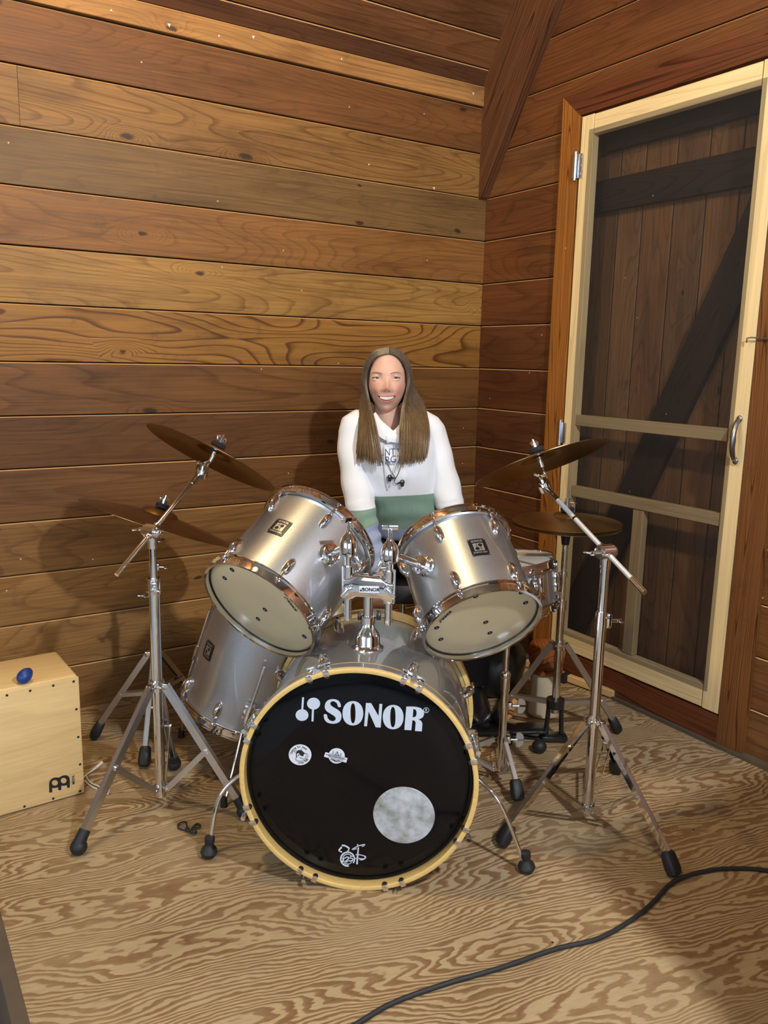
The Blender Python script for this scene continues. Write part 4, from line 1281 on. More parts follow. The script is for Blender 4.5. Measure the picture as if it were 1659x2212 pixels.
def tripod(th, xy, hub_z, low_z, feet, style, wdt=0.020, mt='steel', joint=0.55):
    x, y = xy
    hub = V((x, y, hub_z)); low = V((x, y, low_z))
    hb = MB().cyl(hub + V((0, 0, -0.014)), hub + V((0, 0, 0.014)), 0.0195, n=20)
    lb = MB().cyl(low + V((0, 0, -0.008)), low + V((0, 0, 0.008)), 0.0175, n=20)
    for f in feet:
        out = V((f[0] - x, f[1] - y, 0)).normalized()
        R = Matrix((out, V((0, 0, 1)).cross(out), V((0, 0, 1)))).transposed()
        hb.bbox(hub + out * 0.024, (0.020, 0.018, 0.018), 0.004, R)
        lb.bbox(low + out * 0.020, (0.018, 0.012, 0.012), 0.003, R)
    wing(hb, hub, V((CAM.x - x, CAM.y - y, 0)), None, 0.7)
    th.part('hub', hb, M['chrome'])
    th.part('lower_collar', lb, M['chrome'])
    for f in feet:
        flat_leg(th, hub, V((f[0], f[1], 0.0)), xy, wdt, style, low, joint, mt)

def pole(th, xy, segs, collars):
    for (z0, z1, r) in segs:
        th.part('tube', MB().cyl((xy[0], xy[1], z0), (xy[0], xy[1], z1), r, n=24), M['chrome'])
    for (z, r, h, d) in collars:
        mb = MB().cyl((xy[0], xy[1], z - h / 2), (xy[0], xy[1], z + h / 2), r, n=22)
        dd = V((d[0], d[1], 0)).normalized()
        Rr = Matrix((dd, V((0, 0, 1)).cross(dd), V((0, 0, 1)))).transposed()
        mb.bbox(V((xy[0], xy[1], z)) + dd * (r + 0.004), (0.014, 0.018, h * 0.8), 0.003, Rr)
        wing(mb, V((xy[0], xy[1], z)) + dd * (r + 0.008), dd, None, 0.9)
        th.part('height_clamp', mb, M['chrome'])

def boom(th, clamp, lo_end, hi_end, cym_c, cym_n, bow_h, rod_r=0.0062, silver_rod=False):
    clamp = V(clamp); lo_end = V(lo_end); hi_end = V(hi_end)
    d = (hi_end - lo_end).normalized()
    if silver_rod:
        rb = MB().cyl(lo_end + d * 0.05, hi_end, rod_r, n=16)
        b_ = th.part('boom_arm', rb, M['alu'], label='brushed aluminium boom arm')
        th.part('arm_tip', MB().cyl(lo_end, lo_end + d * 0.055, rod_r * 1.12, n=16), M['chrome'], b_)
        th.part('arm_tip', MB().cyl(hi_end - d * 0.07, hi_end, rod_r * 1.2, n=16), M['chrome'], b_)
        for t in (0.30, 0.66): th.part('arm_groove', MB().cyl(lo_end.lerp(hi_end, t), lo_end.lerp(hi_end, t) + d * 0.007, rod_r * 1.04, n=16), M['blackmetal'], b_)
    else:
        b_ = th.part('boom_arm', MB().cyl(lo_end, hi_end, rod_r, n=16).cyl(hi_end - d * 0.045, hi_end, rod_r * 1.35, n=16), M['chrome'])
    # ratchet clamp on the pole top: barrel across the boom
    side = d.cross(V((0, 0, 1))).normalized()
    cm = MB().cyl(clamp - side * 0.018, clamp + side * 0.018, 0.0195, n=24)
    cm.cyl(clamp - side * 0.026, clamp - side * 0.018, 0.0155, n=24)
    cm.sph(clamp + side * 0.017, 0.0170, 16)
    cm.cyl(clamp - d * 0.024, clamp + d * 0.024, rod_r * 1.7, n=16)
    cm.cyl(clamp + V((0, 0, -0.045)), clamp, 0.013, 0.016, n=18)
    wing(cm, clamp - side * 0.024, -side, None, 1.0)
    th.part('boom_clamp', cm, M['chrome'])
    # tilter at the top and the cymbal rod
    cn = V(cym_n).normalized(); cc = V(cym_c)
    tl_ = MB()
    base_ = hi_end + d * 0.006
    sd = (FWD - d * FWD.dot(d)).normalized()      # round ratchet disc, flat to the drummer's front
    tl_.cyl(base_ - sd * 0.013, base_ + sd * 0.013, 0.0185, n=22).cyl(base_ - sd * 0.024, base_ - sd * 0.013, 0.013, n=18)
    tl_.sph(base_ + sd * 0.014, 0.012, 14)
    wing(tl_, base_ - sd * 0.022, -sd, None, 0.9)
    th.part('tilter', tl_, M['chrome'])
    top = cc + cn * (bow_h + 0.040)
    low = cc + cn * (bow_h - 0.075)
    rd = MB().cyl(low, top, 0.0036, n=12).cyl(base_, low, 0.0048, 0.0048, n=12)
    rd.cyl(cc + cn * (bow_h - 0.045), cc + cn * (bow_h - 0.014), 0.006, 0.009, n=14)
    th.part('cymbal_rod', rd, M['chrome'])

K97 = lambda c: CAM + (V(c) - CAM) * 0.97
# left crash on the front boom stand
cLc, cLn = K97((-1.494, -0.636, 0.962)), V((0.521, 0.067, 0.851)).normalized()
make_cymbal('crash_cymbal', 'bronze crash cymbal tilted high on the left boom stand', cLc - cLn * 0.004, cLn, 0.197, M['brassd'], bow=0.018, bellh=0.016, group='cymbals of the drum kit')
P = (-1.722, -0.790)
th = Thing('boom_stand', 'chrome boom cymbal stand on the left beside the wooden box drum', 'cymbal stand', loc=(P[0], P[1], 0), group='cymbal stands')
zc = zat(P[0], P[1], 1148)
zj = zat(P[0], P[1], 1262)
pole(th, P, [(0.035, zj, 0.0140), (zj, zc, 0.0098)], [(zj - 0.005, 0.0165, 0.045, (CAM.x - P[0], CAM.y - P[1]))])
tripod(th, P, zat(P[0], P[1], 1480), 0.062, [fl(170, 1830, 0.02), fl(528, 1752, 0.02), fl(376, 1650, 0.02)], 'ball', 0.021)
clp = V((P[0], P[1], zc))
tilt = at(433, 1022, (cLc - CAM).dot(FWD) - 0.01)
dd = (tilt - clp).normalized()
boom(th, clp, clp - dd * 0.155, tilt, cLc - cLn * 0.004, cLn, 0.034)
# ride on the straight stand at the back
rC, rN = K97((-1.553, -0.286, 0.715)), V((0.354, 0.006, 0.935)).normalized()
make_cymbal('ride_cymbal', 'large bronze ride cymbal lying low near the back wall on the left', rC - rN * 0.004, rN, 0.246, M['brassd'], bell=0.062, bow=0.026, bellh=0.022, group='cymbals of the drum kit', felt_mt=simple('navy_felt', (0.010, 0.016, 0.045, 1), 0.9))
P = (rC.x - 0.02, rC.y)
th = Thing('cymbal_stand', 'straight chrome cymbal stand at the back wall behind the left boom stand', 'cymbal stand', loc=(P[0], P[1], 0), group='cymbal stands')
top = rC + rN * (0.026 + 0.02)
zt_ = rC.z - 0.06
pole(th, P, [(0.05, 0.50, 0.0125), (0.50, zt_, 0.0092)], [(0.50, 0.0155, 0.03, (-0.8, -0.5)), (0.585, 0.013, 0.03, (0.8, -0.6))])
rd = MB().cyl((P[0], P[1], zt_), rC - rN * 0.01, 0.006, n=12).cyl(rC - rN * 0.012, rC + rN * 0.075, 0.0036, n=12)
rd.sph((P[0], P[1], zt_), 0.017, 14)
th.part('tilter', wing(rd, (P[0], P[1], zt_), (0.8, -0.5, 0), None), M['chrome'])
tripod(th, P, zat(P[0], P[1], 1412), 0.16, [fl(205, 1588, 0.015), fl(312, 1648, 0.015), (-1.40, -0.20, 0)], 'wedge', 0.018)
# right crash boom stand
cRc, cRn = K97((-0.653, -1.109, 0.959)), V((-0.091, 0.437, 0.895)).normalized()
make_cymbal('crash_cymbal', 'bronze crash cymbal tilted on the right boom stand in front of the door', cRc - cRn * 0.004, cRn, 0.197, M['brassd'], bow=0.018, bellh=0.016, group='cymbals of the drum kit')
P = (-0.753, -1.472)
th = Thing('boom_stand', 'chrome boom cymbal stand with brushed boom arm on the right', 'cymbal stand', loc=(P[0], P[1], 0), group='cymbal stands')
zc = zat(P[0], P[1], 1192); zj = zat(P[0], P[1], 1340)
pole(th, P, [(0.04, zj, 0.0138), (zj, zc, 0.0112)], [(zj, 0.0155, 0.05, (RGT.x, RGT.y))])
tripod(th, P, zat(P[0], P[1], 1556), 0.055, [fl(1455, 1882, 0.015), fl(1085, 1818, 0.015), fl(1330, 1662, 0.015)], 'wedge', 0.017, 'chrome')
clp = V((P[0], P[1], zc))
tilt = at(1178, 1052, (cRc - CAM).dot(FWD) - 0.02)
dd = (tilt - clp).normalized()
boom(th, clp, clp - dd * 0.165, tilt, cRc - cRn * 0.004, cRn, 0.034, 0.0066, True)

# hi-hat
hC = K97((-0.410, -0.991, 0.736))
make_cymbal('hi_hat_cymbal', 'upper bronze hi-hat cymbal level in front of the door', hC + V((0, 0, 0.001)), (0, 0, 1), 0.1725, M['brass'], bell=0.045, bow=0.016, bellh=0.016, group='hi-hat cymbals')
make_cymbal('hi_hat_cymbal', 'lower hi-hat cymbal facing down beneath the upper one', hC - V((0, 0, 0.012)), (0, 0, 1), 0.1725, M['brass'], bell=0.045, bow=0.016, bellh=0.016, flip=True, top=False, group='hi-hat cymbals')
P = (hC.x, hC.y)
th = Thing('hi_hat_stand', 'chrome hi-hat stand with black pedal between snare and door', 'hi-hat stand', loc=(P[0], P[1], 0))
zj = zat(P[0], P[1], 1300)
pole(th, P, [(0.10, zj, 0.0125), (zj, hC.z - 0.065, 0.0092)], [(zj - 0.01, 0.0155, 0.035, (-RGT.x, -RGT.y)), (zat(P[0], P[1], 1240), 0.0125, 0.014, (-RGT.x, -RGT.y))])
cup = MB().lathe([(0.012, -0.075), (0.014, -0.055), (0.016, -0.048), (0.026, -0.040), (0.027, -0.032), (0.010, -0.030)], 24, c=hC)
th.part('hat_seat', cup, M['blackmetal'])
th.part('pull_rod', MB().cyl(hC - V((0, 0, 0.06)), hC + V((0, 0, 0.10)), 0.003, n=10), M['chrome'])
clt = MB().lathe([(0.004, 0.034), (0.018, 0.036), (0.018, 0.046), (0.010, 0.048), (0.010, 0.075), (0.004, 0.076)], 20, c=hC)
wing(clt, hC + V((0, 0, 0.062)), RGT, None, 0.7)
th.part('clutch', clt, M['chrome'])
hubz = zat(P[0], P[1], 1392)
hub = V((P[0], P[1], hubz))
hb = MB().cyl(hub - V((0, 0, 0.016)), hub + V((0, 0, 0.014)), 0.020, n=20)
wing(hb, hub, V((CAM.x - P[0], CAM.y - P[1], 0)), None, 0.7)
th.part('hub', hb, M['chrome'])
lowc = V((P[0], P[1], 0.135))
lc = MB().cyl(lowc - V((0, 0, 0.014)), lowc + V((0, 0, 0.014)), 0.030, n=20)
th.part('lower_collar', lc, M['blackmetal'])
for f in ((-0.24, -1.12, 0), (-0.57, -0.86, 0)):
    flat_leg(th, hub, f, P, 0.019, 'wedge', lowc + V((0, 0, 0.0)), 0.72, gap=0.010)
fb = MB()
for s_ in (-1, 1):
    fb.cyl(lowc + RGT * (0.020 * s_), V((lowc.x, lowc.y, 0.025)) + RGT * (0.026 * s_), 0.008, n=14)
fb.bbox((lowc.x, lowc.y, 0.014), (0.09, 0.05, 0.02), 0.006, Matrix((V((RGT.x, RGT.y, 0)).normalized(), V((FWD.x, FWD.y, 0)).normalized(), V((0, 0, 1)))).transposed())
th.part('pedal_frame', fb, M['blackmetal'])
pd = V((-0.75, 0.66, 0)).normalized(); ps = pd.cross(V((0, 0, 1)))
Rp = Matrix((pd, ps, V((0, 0, 1)))).transposed()
pb = MB().bbox(lowc + pd * 0.15 - V((0, 0, 0.105)), (0.25, 0.075, 0.010), 0.004, Rp @ Matrix.Rotation(0.10, 3, 'Y'))
pb.bbox(V((lowc.x, lowc.y, 0.008)) + pd * 0.17, (0.30, 0.03, 0.008), 0.003, Rp)
th.part('pedal_plate', pb, M['blackmetal'])
th.part('rubber_foot', MB().sph(V(fl(1165, 1612, 0.022)), (0.024, 0.024, 0.022), 20), M['rubber'])

# snare stand
P = (-0.800, -1.165)
th = Thing('snare_stand', 'chrome snare drum stand with two wing bolts right of the bass drum', 'snare stand', loc=(P[0], P[1], 0))
zt_ = zat(P[0], P[1], 1478)
pole(th, P, [(0.035, zt_, 0.0115), (zt_, sC.z - 0.055, 0.008)], [])
for py in (1524, 1597):
    z = zat(P[0], P[1], py)
    c_ = V((P[0], P[1], z))
    mb = MB().cyl(c_ - V((0, 0, 0.012)), c_ + V((0, 0, 0.012)), 0.0145, n=18)
    rr_ = V((RGT.x, RGT.y, 0)).normalized()
    mb.bbox(c_ + rr_ * 0.018, (0.014, 0.016, 0.020), 0.002, Matrix((rr_, V((0, 0, 1)).cross(rr_), V((0, 0, 1)))).transposed())
    ho = th.part('height_clamp', mb, M['chrome'])
    wm = MB().cyl(c_ + rr_ * 0.02, c_ + rr_ * 0.045, 0.0035, n=10)
    for q in (-1, 1):
        pts = [c_ + rr_ * (0.040 + a) + V((0, 0, q * (0.003 + b))) - FWD * 0.002 for a, b in ((0.0, 0.0), (0.024, 0.0), (0.022, 0.012), (0.012, 0.021), (0.002, 0.020))]
        wm.prism(pts, FWD * 0.004)
    th.part('wing_bolt', wm, M['zinc'], ho, smooth=False)
bk_ = MB()
tc_ = V((sC.x, sC.y, sC.z - 0.03)); pp = V((P[0], P[1], sC.z - 0.055))
bk_.sph(V((P[0], P[1], zt_ + 0.03)), 0.016, 14).cyl((P[0], P[1], zt_ - 0.02), (P[0], P[1], zt_ + 0.02), 0.014, n=16)
for k in range(3):
    a = 0.6 + 2 * PI * k / 3
    e_ = sC + frame_up(sA, (0, 0, 1)) @ V((0.184 * math.cos(a), 0.184 * math.sin(a), -0.014))
    u_ = sC + frame_up(sA, (0, 0, 1)) @ V((0.188 * math.cos(a), 0.188 * math.sin(a), 0.02))
    bk_.tube([pp, pp.lerp(e_, 0.6) - V((0, 0, 0.01)), e_, u_], 0.006, 8)
th.part('basket', bk_, M['chrome'])
hubz = zat(P[0], P[1], 1597)
for f in (fl(1118, 1732, 0.01), (-0.62, -0.99, 0), (-0.98, -1.02, 0)):
    flat_leg(th, (P[0], P[1], hubz), f, P, 0.015, 'wedge', V((P[0], P[1], 0.04)), 0.5, gap=0.010)

# bass pedal behind the drum
bp = BM @ V((0.0, -0.265, -0.50))
th = Thing('bass_pedal', 'black bass drum pedal behind the bass drum', 'drum pedal', loc=(bp.x, bp.y, 0))
Rp = Matrix((-bz, bx_, V((0, 0, 1)))).transposed()
th.part('footboard', MB().bbox(V((bp.x, bp.y, 0.045)) - bz * 0.15, (0.26, 0.09, 0.010), 0.004, Rp @ Matrix.Rotation(-0.12, 3, 'Y')), M['blackmetal'])
th.part('base_plate', MB().bbox(V((bp.x, bp.y, 0.006)) - bz * 0.14, (0.30, 0.10, 0.010), 0.003, Rp), M['blackmetal'])
fm = MB()
for s_ in (-1, 1): fm.cyl(V((bp.x, bp.y, 0.01)) + bx_ * (0.05 * s_), V((bp.x, bp.y, 0.20)) + bx_ * (0.05 * s_), 0.008, n=12)
fm.cyl(V((bp.x, bp.y, 0.195)) - bx_ * 0.06, V((bp.x, bp.y, 0.195)) + bx_ * 0.06, 0.007, n=12)
th.part('pedal_frame', fm, M['chrome'])
th.part('beater', MB().cyl(V((bp.x, bp.y, 0.195)), V((bp.x, bp.y, 0.36)) - bz * 0.05, 0.004, n=10).sph(V((bp.x, bp.y, 0.365)) - bz * 0.05, 0.022, 14), M['felt'])
# ------------------------------------------------------------ box drum, egg shaker, cables, clutter
fr0 = V((-1.888, -0.604, 0.0)); yaw_c = math.radians(3.0)
cxd = V((-math.cos(yaw_c), -math.sin(yaw_c), 0)); cyd = V((-math.sin(yaw_c) * -1 * 0 + 0.0, 1.0, 0))
cyd = V((0, 0, 1)).cross(cxd) * -1
cyd = V((-cxd.y, cxd.x, 0)); cyd = cyd if cyd.y > 0 else -cyd
CWd, CDp, CHt = 0.275, 0.235, 0.360
Rc = Matrix((-cxd, cyd, V((0, 0, 1)))).transposed()
cctr = fr0 + cxd * (CWd / 2) + cyd * (CDp / 2)
th = Thing('cajon', 'pale birch box drum with black emblem near the left wall', 'box drum', loc=(cctr.x, cctr.y, 0))
body = MB().bbox(cctr + V((0, 0, CHt / 2 + 0.002)) + cyd * 0.003, (CWd, CDp - 0.006, CHt - 0.004), 0.008, Rc)
th.part('body', body, M['birch'], angle=50)
tp = MB().bbox(fr0 + cxd * (CWd / 2) + V((0, 0, CHt / 2 + 0.001)) - cyd * 0.0, (CWd, 0.006, CHt - 0.006), 0.002, Rc)
tap = th.part('front_plate', tp, M['birch'], angle=50)
FPp = fr0 - cyd * 0.003
def cz(x, y): return onp(x, y, FPp, cyd)
scr = MB().lathe([(0.0002, 0.0012), (0.0024, 0.0012), (0.0036, 0.0004), (0.0036, -0.001)], 14)
SCR = scr.mesh('screw'); SCR.materials.append(M['ink'])
for q in ((15, 1502), (65, 1492), (115, 1481), (159, 1472), (165, 1532), (169, 1592), (173, 1651), (173, 1709), (115, 1725), (53, 1742)):
    p = cz(*q)
    th.inst('screw', SCR, mat4(frame(-cyd), p), tap)
def czz(x, y): return cz(x / 10.37 + 90, y / 10.37 + 1640)
xa, ya, za = -cxd, V((0, 0, 1)), -cyd
fm_ = mat4(Matrix((xa, ya, za)).transposed(), FPp)
fi = fm_.inverted()
def c2(x, y):
    q = fi @ czz(x, y); return (q.x, q.y)
lg = [[[c2(*p) for p in [(168, 745), (165, 560), (172, 500), (205, 450), (260, 415), (320, 405), (385, 412), (420, 390), (480, 362), (540, 357), (590, 372), (620, 410), (630, 470), (630, 635), (568, 640), (566, 580), (500, 590), (440, 592), (436, 690), (370, 693), (368, 625), (310, 640), (232, 645), (236, 742)]],
       [c2(*p) for p in ell(294, 528, 68, 62)], [c2(*p) for p in ell(492, 478, 66, 62)]]]
me = multi(lg, 0.0001); me.transform(fm_ @ Matrix.Translation((0, 0, 0.0006)))
th.part('emblem', me, M['ink'], tap)
me = text2d('MEINL', 0.0105, 0, bold=0.0002)
q = c2(710, 455)
me.transform(fm_ @ Matrix.Translation((q[0], q[1], 0.0008)) @ Matrix.Rotation(PI / 2, 4, 'Z'))
th.part('lettering', me, M['ink'], tap)

ep = fl(54, 1459, CHt + 0.021)
eg_ = MB()
rings = []
for i in range(15):
    t = PI * i / 14
    x = -math.cos(t) * 0.0245; r = 0.0185 * math.sin(t) * (1 + 0.12 * math.cos(t)) + 1e-5
    rings.append([V((x, r * math.cos(a), r * math.sin(a))) for a in [2 * PI * k / 24 for k in range(24)]])
eg_.loft(rings, False)
Re = Matrix.Rotation(0.6, 3, 'Z') @ Matrix.Rotation(-0.5, 3, 'Y')
eg_.v = [Re @ p + V((ep.x, ep.y, CHt + 0.0205)) for p in eg_.v]
solo('egg_shaker', eg_, M['blue'], 'dark blue egg shaker on top of the birch box drum', 'egg shaker', loc=(ep.x, ep.y, CHt))

# white charger cable beside the box drum
wp = [fl(x, y, 0.004) for x, y in ((178, 1700), (185, 1675), (195, 1668), (208, 1658))]
th = Thing('charger_cable', 'white charging cable and plug on the floor beside the box drum', 'cable', loc=fl(205, 1690))
t1 = spline([fl(176, 1684, 0.004), fl(186, 1674, 0.004), fl(200, 1664, 0.006), fl(209, 1657, 0.008)], 5)
cb_ = MB().tube(t1, 0.0032, 10)
cb_.tube(spline([fl(186, 1674, 0.004), fl(190, 1684, 0.004), fl(198, 1692, 0.004), fl(210, 1697, 0.004), fl(222, 1703, 0.006)], 5), 0.0022, 10)
cb_.tube(spline([fl(176, 1684, 0.004), fl(186, 1690, 0.003), fl(196, 1698, 0.003), fl(208, 1704, 0.003)], 5), 0.0022, 10)
th.part('cord', cb_, M['whiteplastic'])
pc_ = fl(229, 1709, 0.010)
th.part('connector', MB().cyl(fl(207, 1659, 0.008), fl(220, 1647, 0.012), 0.0045, 0.005, n=12), M['whiteplastic'])
Rq = Matrix.Rotation(-0.5, 3, 'Z')
pl = th.part('plug', MB().bbox(pc_, (0.019, 0.017, 0.017), 0.004, Rq), M['whiteplastic'])
pr = MB()
for s_ in (-1, 1): pr.bbox(pc_ + Rq @ V((0.013, s_ * 0.005, 0)), (0.010, 0.002, 0.005), 0.0005, Rq)
th.part('prong', pr, M['chrome'], pl)

# small black looped cord on the floor
kp = [fl(x, y, 0.004 + 0.003 * (i % 2)) for i, (x, y) in enumerate([(385, 1783), (390, 1777), (402, 1776), (403, 1783), (410, 1793), (418, 1799), (424, 1797), (420, 1790), (414, 1791), (420, 1783), (428, 1780), (433, 1783), (428, 1788), (418, 1785), (426, 1779)])]
kb = MB().tube(spline(kp + [], 5), 0.0022, 8)
kb.tube(spline([fl(x, y, 0.004) for x, y in ((384, 1781), (386, 1789), (396, 1792), (406, 1796), (416, 1799))], 5), 0.0020, 8)
th = Thing('cord_loop', 'small tangled black cord lying on the plywood floor', 'cord', loc=fl(410, 1787))
th.part('cord', kb, M['cable'])
th.part('clasp', MB().cyl(fl(391, 1787, 0.005), fl(401, 1792, 0.005), 0.0035, n=10), M['iron'])

# long black cable across the floor
cp = [(300, 2560), (560, 2340), (770, 2212), (850, 2166), (960, 2126), (1080, 2091), (1200, 2050), (1290, 2028), (1360, 1990), (1410, 1950), (1445, 1912), (1480, 1893), (1540, 1879), (1600, 1876), (1659, 1881), (1760, 1900), (1900, 1960)]
solo('floor_cable', MB().tube(spline([fl(x, y, 0.0052) for x, y in cp], 8), 0.0052, 12), M['cable'], 'long black cable snaking across the plywood floor at the front right', 'cable', loc=fl(1200, 2050))

# clutter in the corner right of the drums
hdp = V((-0.345, -0.870, 0.0))
th = Thing('hand_drum', 'small goblet hand drum with cream base behind the hi-hat stand', 'hand drum', loc=hdp)
th.part('base', MB().lathe([(0.050, 0.0), (0.056, 0.004), (0.053, 0.08), (0.052, 0.150), (0.050, 0.165)], 32, c=hdp), M['cream'])
th.part('rim_band', MB().lathe([(0.053, 0.160), (0.060, 0.163), (0.060, 0.176), (0.053, 0.180)], 32, c=hdp, closed=True), M['brownwood'])
th.part('bowl', MB().lathe([(0.052, 0.176), (0.062, 0.20), (0.066, 0.235), (0.060, 0.262), (0.056, 0.263), (0.0005, 0.255)], 32, c=hdp), M['brownwood'])

bgc = V((-0.40, -0.58, 0.0))
bgm = MB().sph(bgc + V((0, 0, 0.115)), (0.18, 0.13, 0.115), 40)
rnd = random.Random(3)
ph = [(rnd.uniform(8, 26), rnd.uniform(0, 6), V((rnd.uniform(-1, 1), rnd.uniform(-1, 1), rnd.uniform(-1, 1))).normalized()) for _ in range(7)]
for p in bgm.v:
    d = p - (bgc + V((0, 0, 0.10)))
    s_ = sum(math.sin(f * p.dot(a) + o) for f, o, a in ph) * 0.010
    p += d.normalized() * s_
    p.z = max(p.z, 0.001)
th = Thing('gear_bag', 'crumpled black gear bag in the corner behind the snare stand', 'bag', loc=bgc)
th.part('bag_body', bgm, M['bag'])
th.part('strap', MB().tube(spline([bgc + V((-0.1, -0.10, 0.16)), bgc + V((0.0, -0.14, 0.235)), bgc + V((0.11, -0.08, 0.16))], 8), 0.008, 8, flat=0.3), M['bag'])
rdc = V((-0.285, -0.52, 0.235))
solo('red_cloth', MB().sph(V((-0.34, -0.56, 0.232)), (0.05, 0.035, 0.016), 20), M['red'], 'small red cloth on top of the black bag', 'cloth', loc=(-0.34, -0.56, 0.22))
wpo = Thing('wood_plank', 'short pale plank leaning in the corner under the right rack tom', 'plank', loc=(-0.12, -0.45, 0))
put_board(wpo, (-0.30, -0.12, 0.17), (0.42, -0.75, -0.12), (0.1, 0.1, 1), 0.40, 0.05, srgb(200, 150, 84), M['pine'], name='plank')
wp2 = Thing('wood_plank', 'pale wooden lath with black tape lying by the door sill', 'plank', loc=(-0.08, -0.75, 0))
put_board(wp2, (-0.10, -0.50, 0.004), (0.10, -0.62, 0.0), (0, 0, 1), 0.42, 0.032, srgb(214, 176, 120), M['pine'], name='lath')
wp2.part('tape', MB().box((-0.068, -0.70, 0.020), (0.030, 0.022, 0.036)), M['rubber'], smooth=False)
wd = V(fl(1098, 1556, 0.0))
bt = MB().tube(spline([wd + V((0.05, 0.03, 0.055)), wd + V((0.03, 0.02, 0.03)), wd + V((0.0, 0.0, 0.012)), wd + V((-0.05, -0.02, 0.010))], 6), [0.016] * 6 + [0.012] * 6 + [0.007] * 6 + [0.005], 12)
solo('wood_beater', bt, M['pine'], 'tan wooden beater lying on the floor behind the snare stand', 'beater', loc=wd).color = srgb(205, 150, 90)

# unseen tall cabinet, added right of the view to cast the floor shadow
lsx, lsy = -0.857, -2.62
th = Thing('shadow_cabinet', 'tall dark grey stand-in cabinet added off to the right to cast a shadow', 'shadow_caster', loc=(lsx, lsy, 0))
th.part('cabinet', MB().bbox((lsx, lsy, 0.665), (0.50, 0.26, 1.27), 0.012), M['tolex'])
th.part('grille', MB().bbox((lsx, lsy - 0.133, 0.66), (0.44, 0.012, 1.16), 0.004), M['grille'])
for sx_ in (-1, 1):
    for sy_ in (-1, 1):
        for z_ in (0.055, 1.275):
            th.part('corner_guard', MB().bbox((lsx + sx_ * 0.236, lsy + sy_ * 0.116, z_), (0.036, 0.036, 0.056), 0.008), M['iron'])
        th.part('rubber_foot', MB().cyl((lsx + sx_ * 0.20, lsy + sy_ * 0.09, 0.0), (lsx + sx_ * 0.20, lsy + sy_ * 0.09, 0.034), 0.024, 0.018, n=18), M['rubber'])
    hx = lsx + sx_ * 0.252
    th.part('carry_handle', MB().tube(spline([(hx, lsy - 0.06, 0.92), (hx + sx_ * 0.028, lsy - 0.045, 0.92), (hx + sx_ * 0.028, lsy + 0.045, 0.92), (hx, lsy + 0.06, 0.92)], 6), 0.009, 10), M['rubber'])
pp_ = th.part('jack_plate', MB().bbox((lsx, lsy + 0.131, 0.40), (0.13, 0.006, 0.13), 0.002), M['blackmetal'])
for q in (-0.03, 0.03):
    th.part('jack_socket', MB().lathe([(0.004, 0.002), (0.010, 0.004), (0.013, 0.0), (0.013, -0.003)], 20, c=(lsx + q, lsy + 0.135, 0.40), R=frame((0, 1, 0))), M['chrome'], pp_)
# ------------------------------------------------------------ person on a stool (local: x to the photo's right, y away from the camera, z up)
def remesh(mb, voxel, smooth_it=4, name='body'):
    me = mb.mesh(name + '_raw')
    o = bpy.data.objects.new('tmp', me)
    m = o.modifiers.new('r', 'REMESH'); m.mode = 'VOXEL'; m.voxel_size = voxel; m.use_smooth_shade = True
    if smooth_it:
        s_ = o.modifiers.new('s', 'SMOOTH'); s_.iterations = smooth_it; s_.factor = 0.5
    out = evaluate(o)
    bpy.data.meshes.remove(me)
    for p in out.polygons: p.use_smooth = True
    return out
HX = V((RGT.x, RGT.y, 0)).normalized(); HY = V((-HX.y, HX.x, 0))
PO = at(836, 828, 2.75)
PM = mat4(Matrix((HX, HY, V((0, 0, 1)))).transposed(), (PO.x, PO.y, 0))
pe = Thing('person', 'smiling person with long brown hair in a white and green hoodie behind the drums', 'person', M=PM, local=True)
PI_ = PM.inverted()
def L2(px, py, y):           # photo pixel -> local point on the plane at local depth y
    n = HY
    return PI_ @ onp(px, py, PM @ V((0, y, 0)), n)

HZ = 1.178
def gs(x, z, cx, cz, sx, sz): return math.exp(-((x - cx) / sx) ** 2 - ((z - cz) / sz) ** 2)
def headpt(d):
    x, y, z = d
    sx, sy, sz = 0.0655, 0.088, 0.107
    p = V((x * sx, y * sy, z * sz))
    if z < 0:
        t = (-z) ** 2.2
        p.x *= 1 - 0.25 * t
        p.y *= 1 - (0.10 if y < 0 else 0.45) * t
    p.y += 0.012
    if y < 0.1:
        f = min(1.0, (0.1 - y) * 2.2)
        X, Zz = p.x, p.z + HZ
        # flatter face front
        p.y += 0.006 * gs(X, Zz, 0, 1.20, 0.05, 0.05) * f
        a = 0.0
        a += 0.018 * gs(X, Zz, 0, 1.157, 0.0105, 0.011)          # nose tip
        a += 0.010 * gs(X, Zz, 0, 1.172, 0.0075, 0.016)          # bridge
        a += 0.0075 * (gs(X, Zz, -0.0125, 1.152, 0.0065, 0.007) + gs(X, Zz, 0.0125, 1.152, 0.0065, 0.007))   # nostrils
        a += 0.003 * gs(X, Zz, 0, 1.208, 0.05, 0.010)            # brow
        a -= 0.0085 * (gs(X, Zz, -0.031, 1.189, 0.013, 0.010) + gs(X, Zz, 0.031, 1.189, 0.013, 0.010))  # eye sockets
        a += 0.0085 * (gs(X, Zz, -0.038, 1.150, 0.016, 0.016) + gs(X, Zz, 0.038, 1.150, 0.016, 0.016))  # smiling cheeks
        a += 0.006 * gs(X, Zz, 0, 1.120, 0.034, 0.014)           # mouth bulge
        a -= 0.004 * gs(X, Zz, 0, 1.100, 0.02, 0.007)
        a += 0.008 * gs(X, Zz, 0, 1.083, 0.016, 0.013)           # chin
        a -= 0.0045 * (gs(X, Zz, -0.037, 1.124, 0.006, 0.018) + gs(X, Zz, 0.037, 1.124, 0.006, 0.018))  # smile folds
        p.y -= a * f
    p.z += HZ
    return p
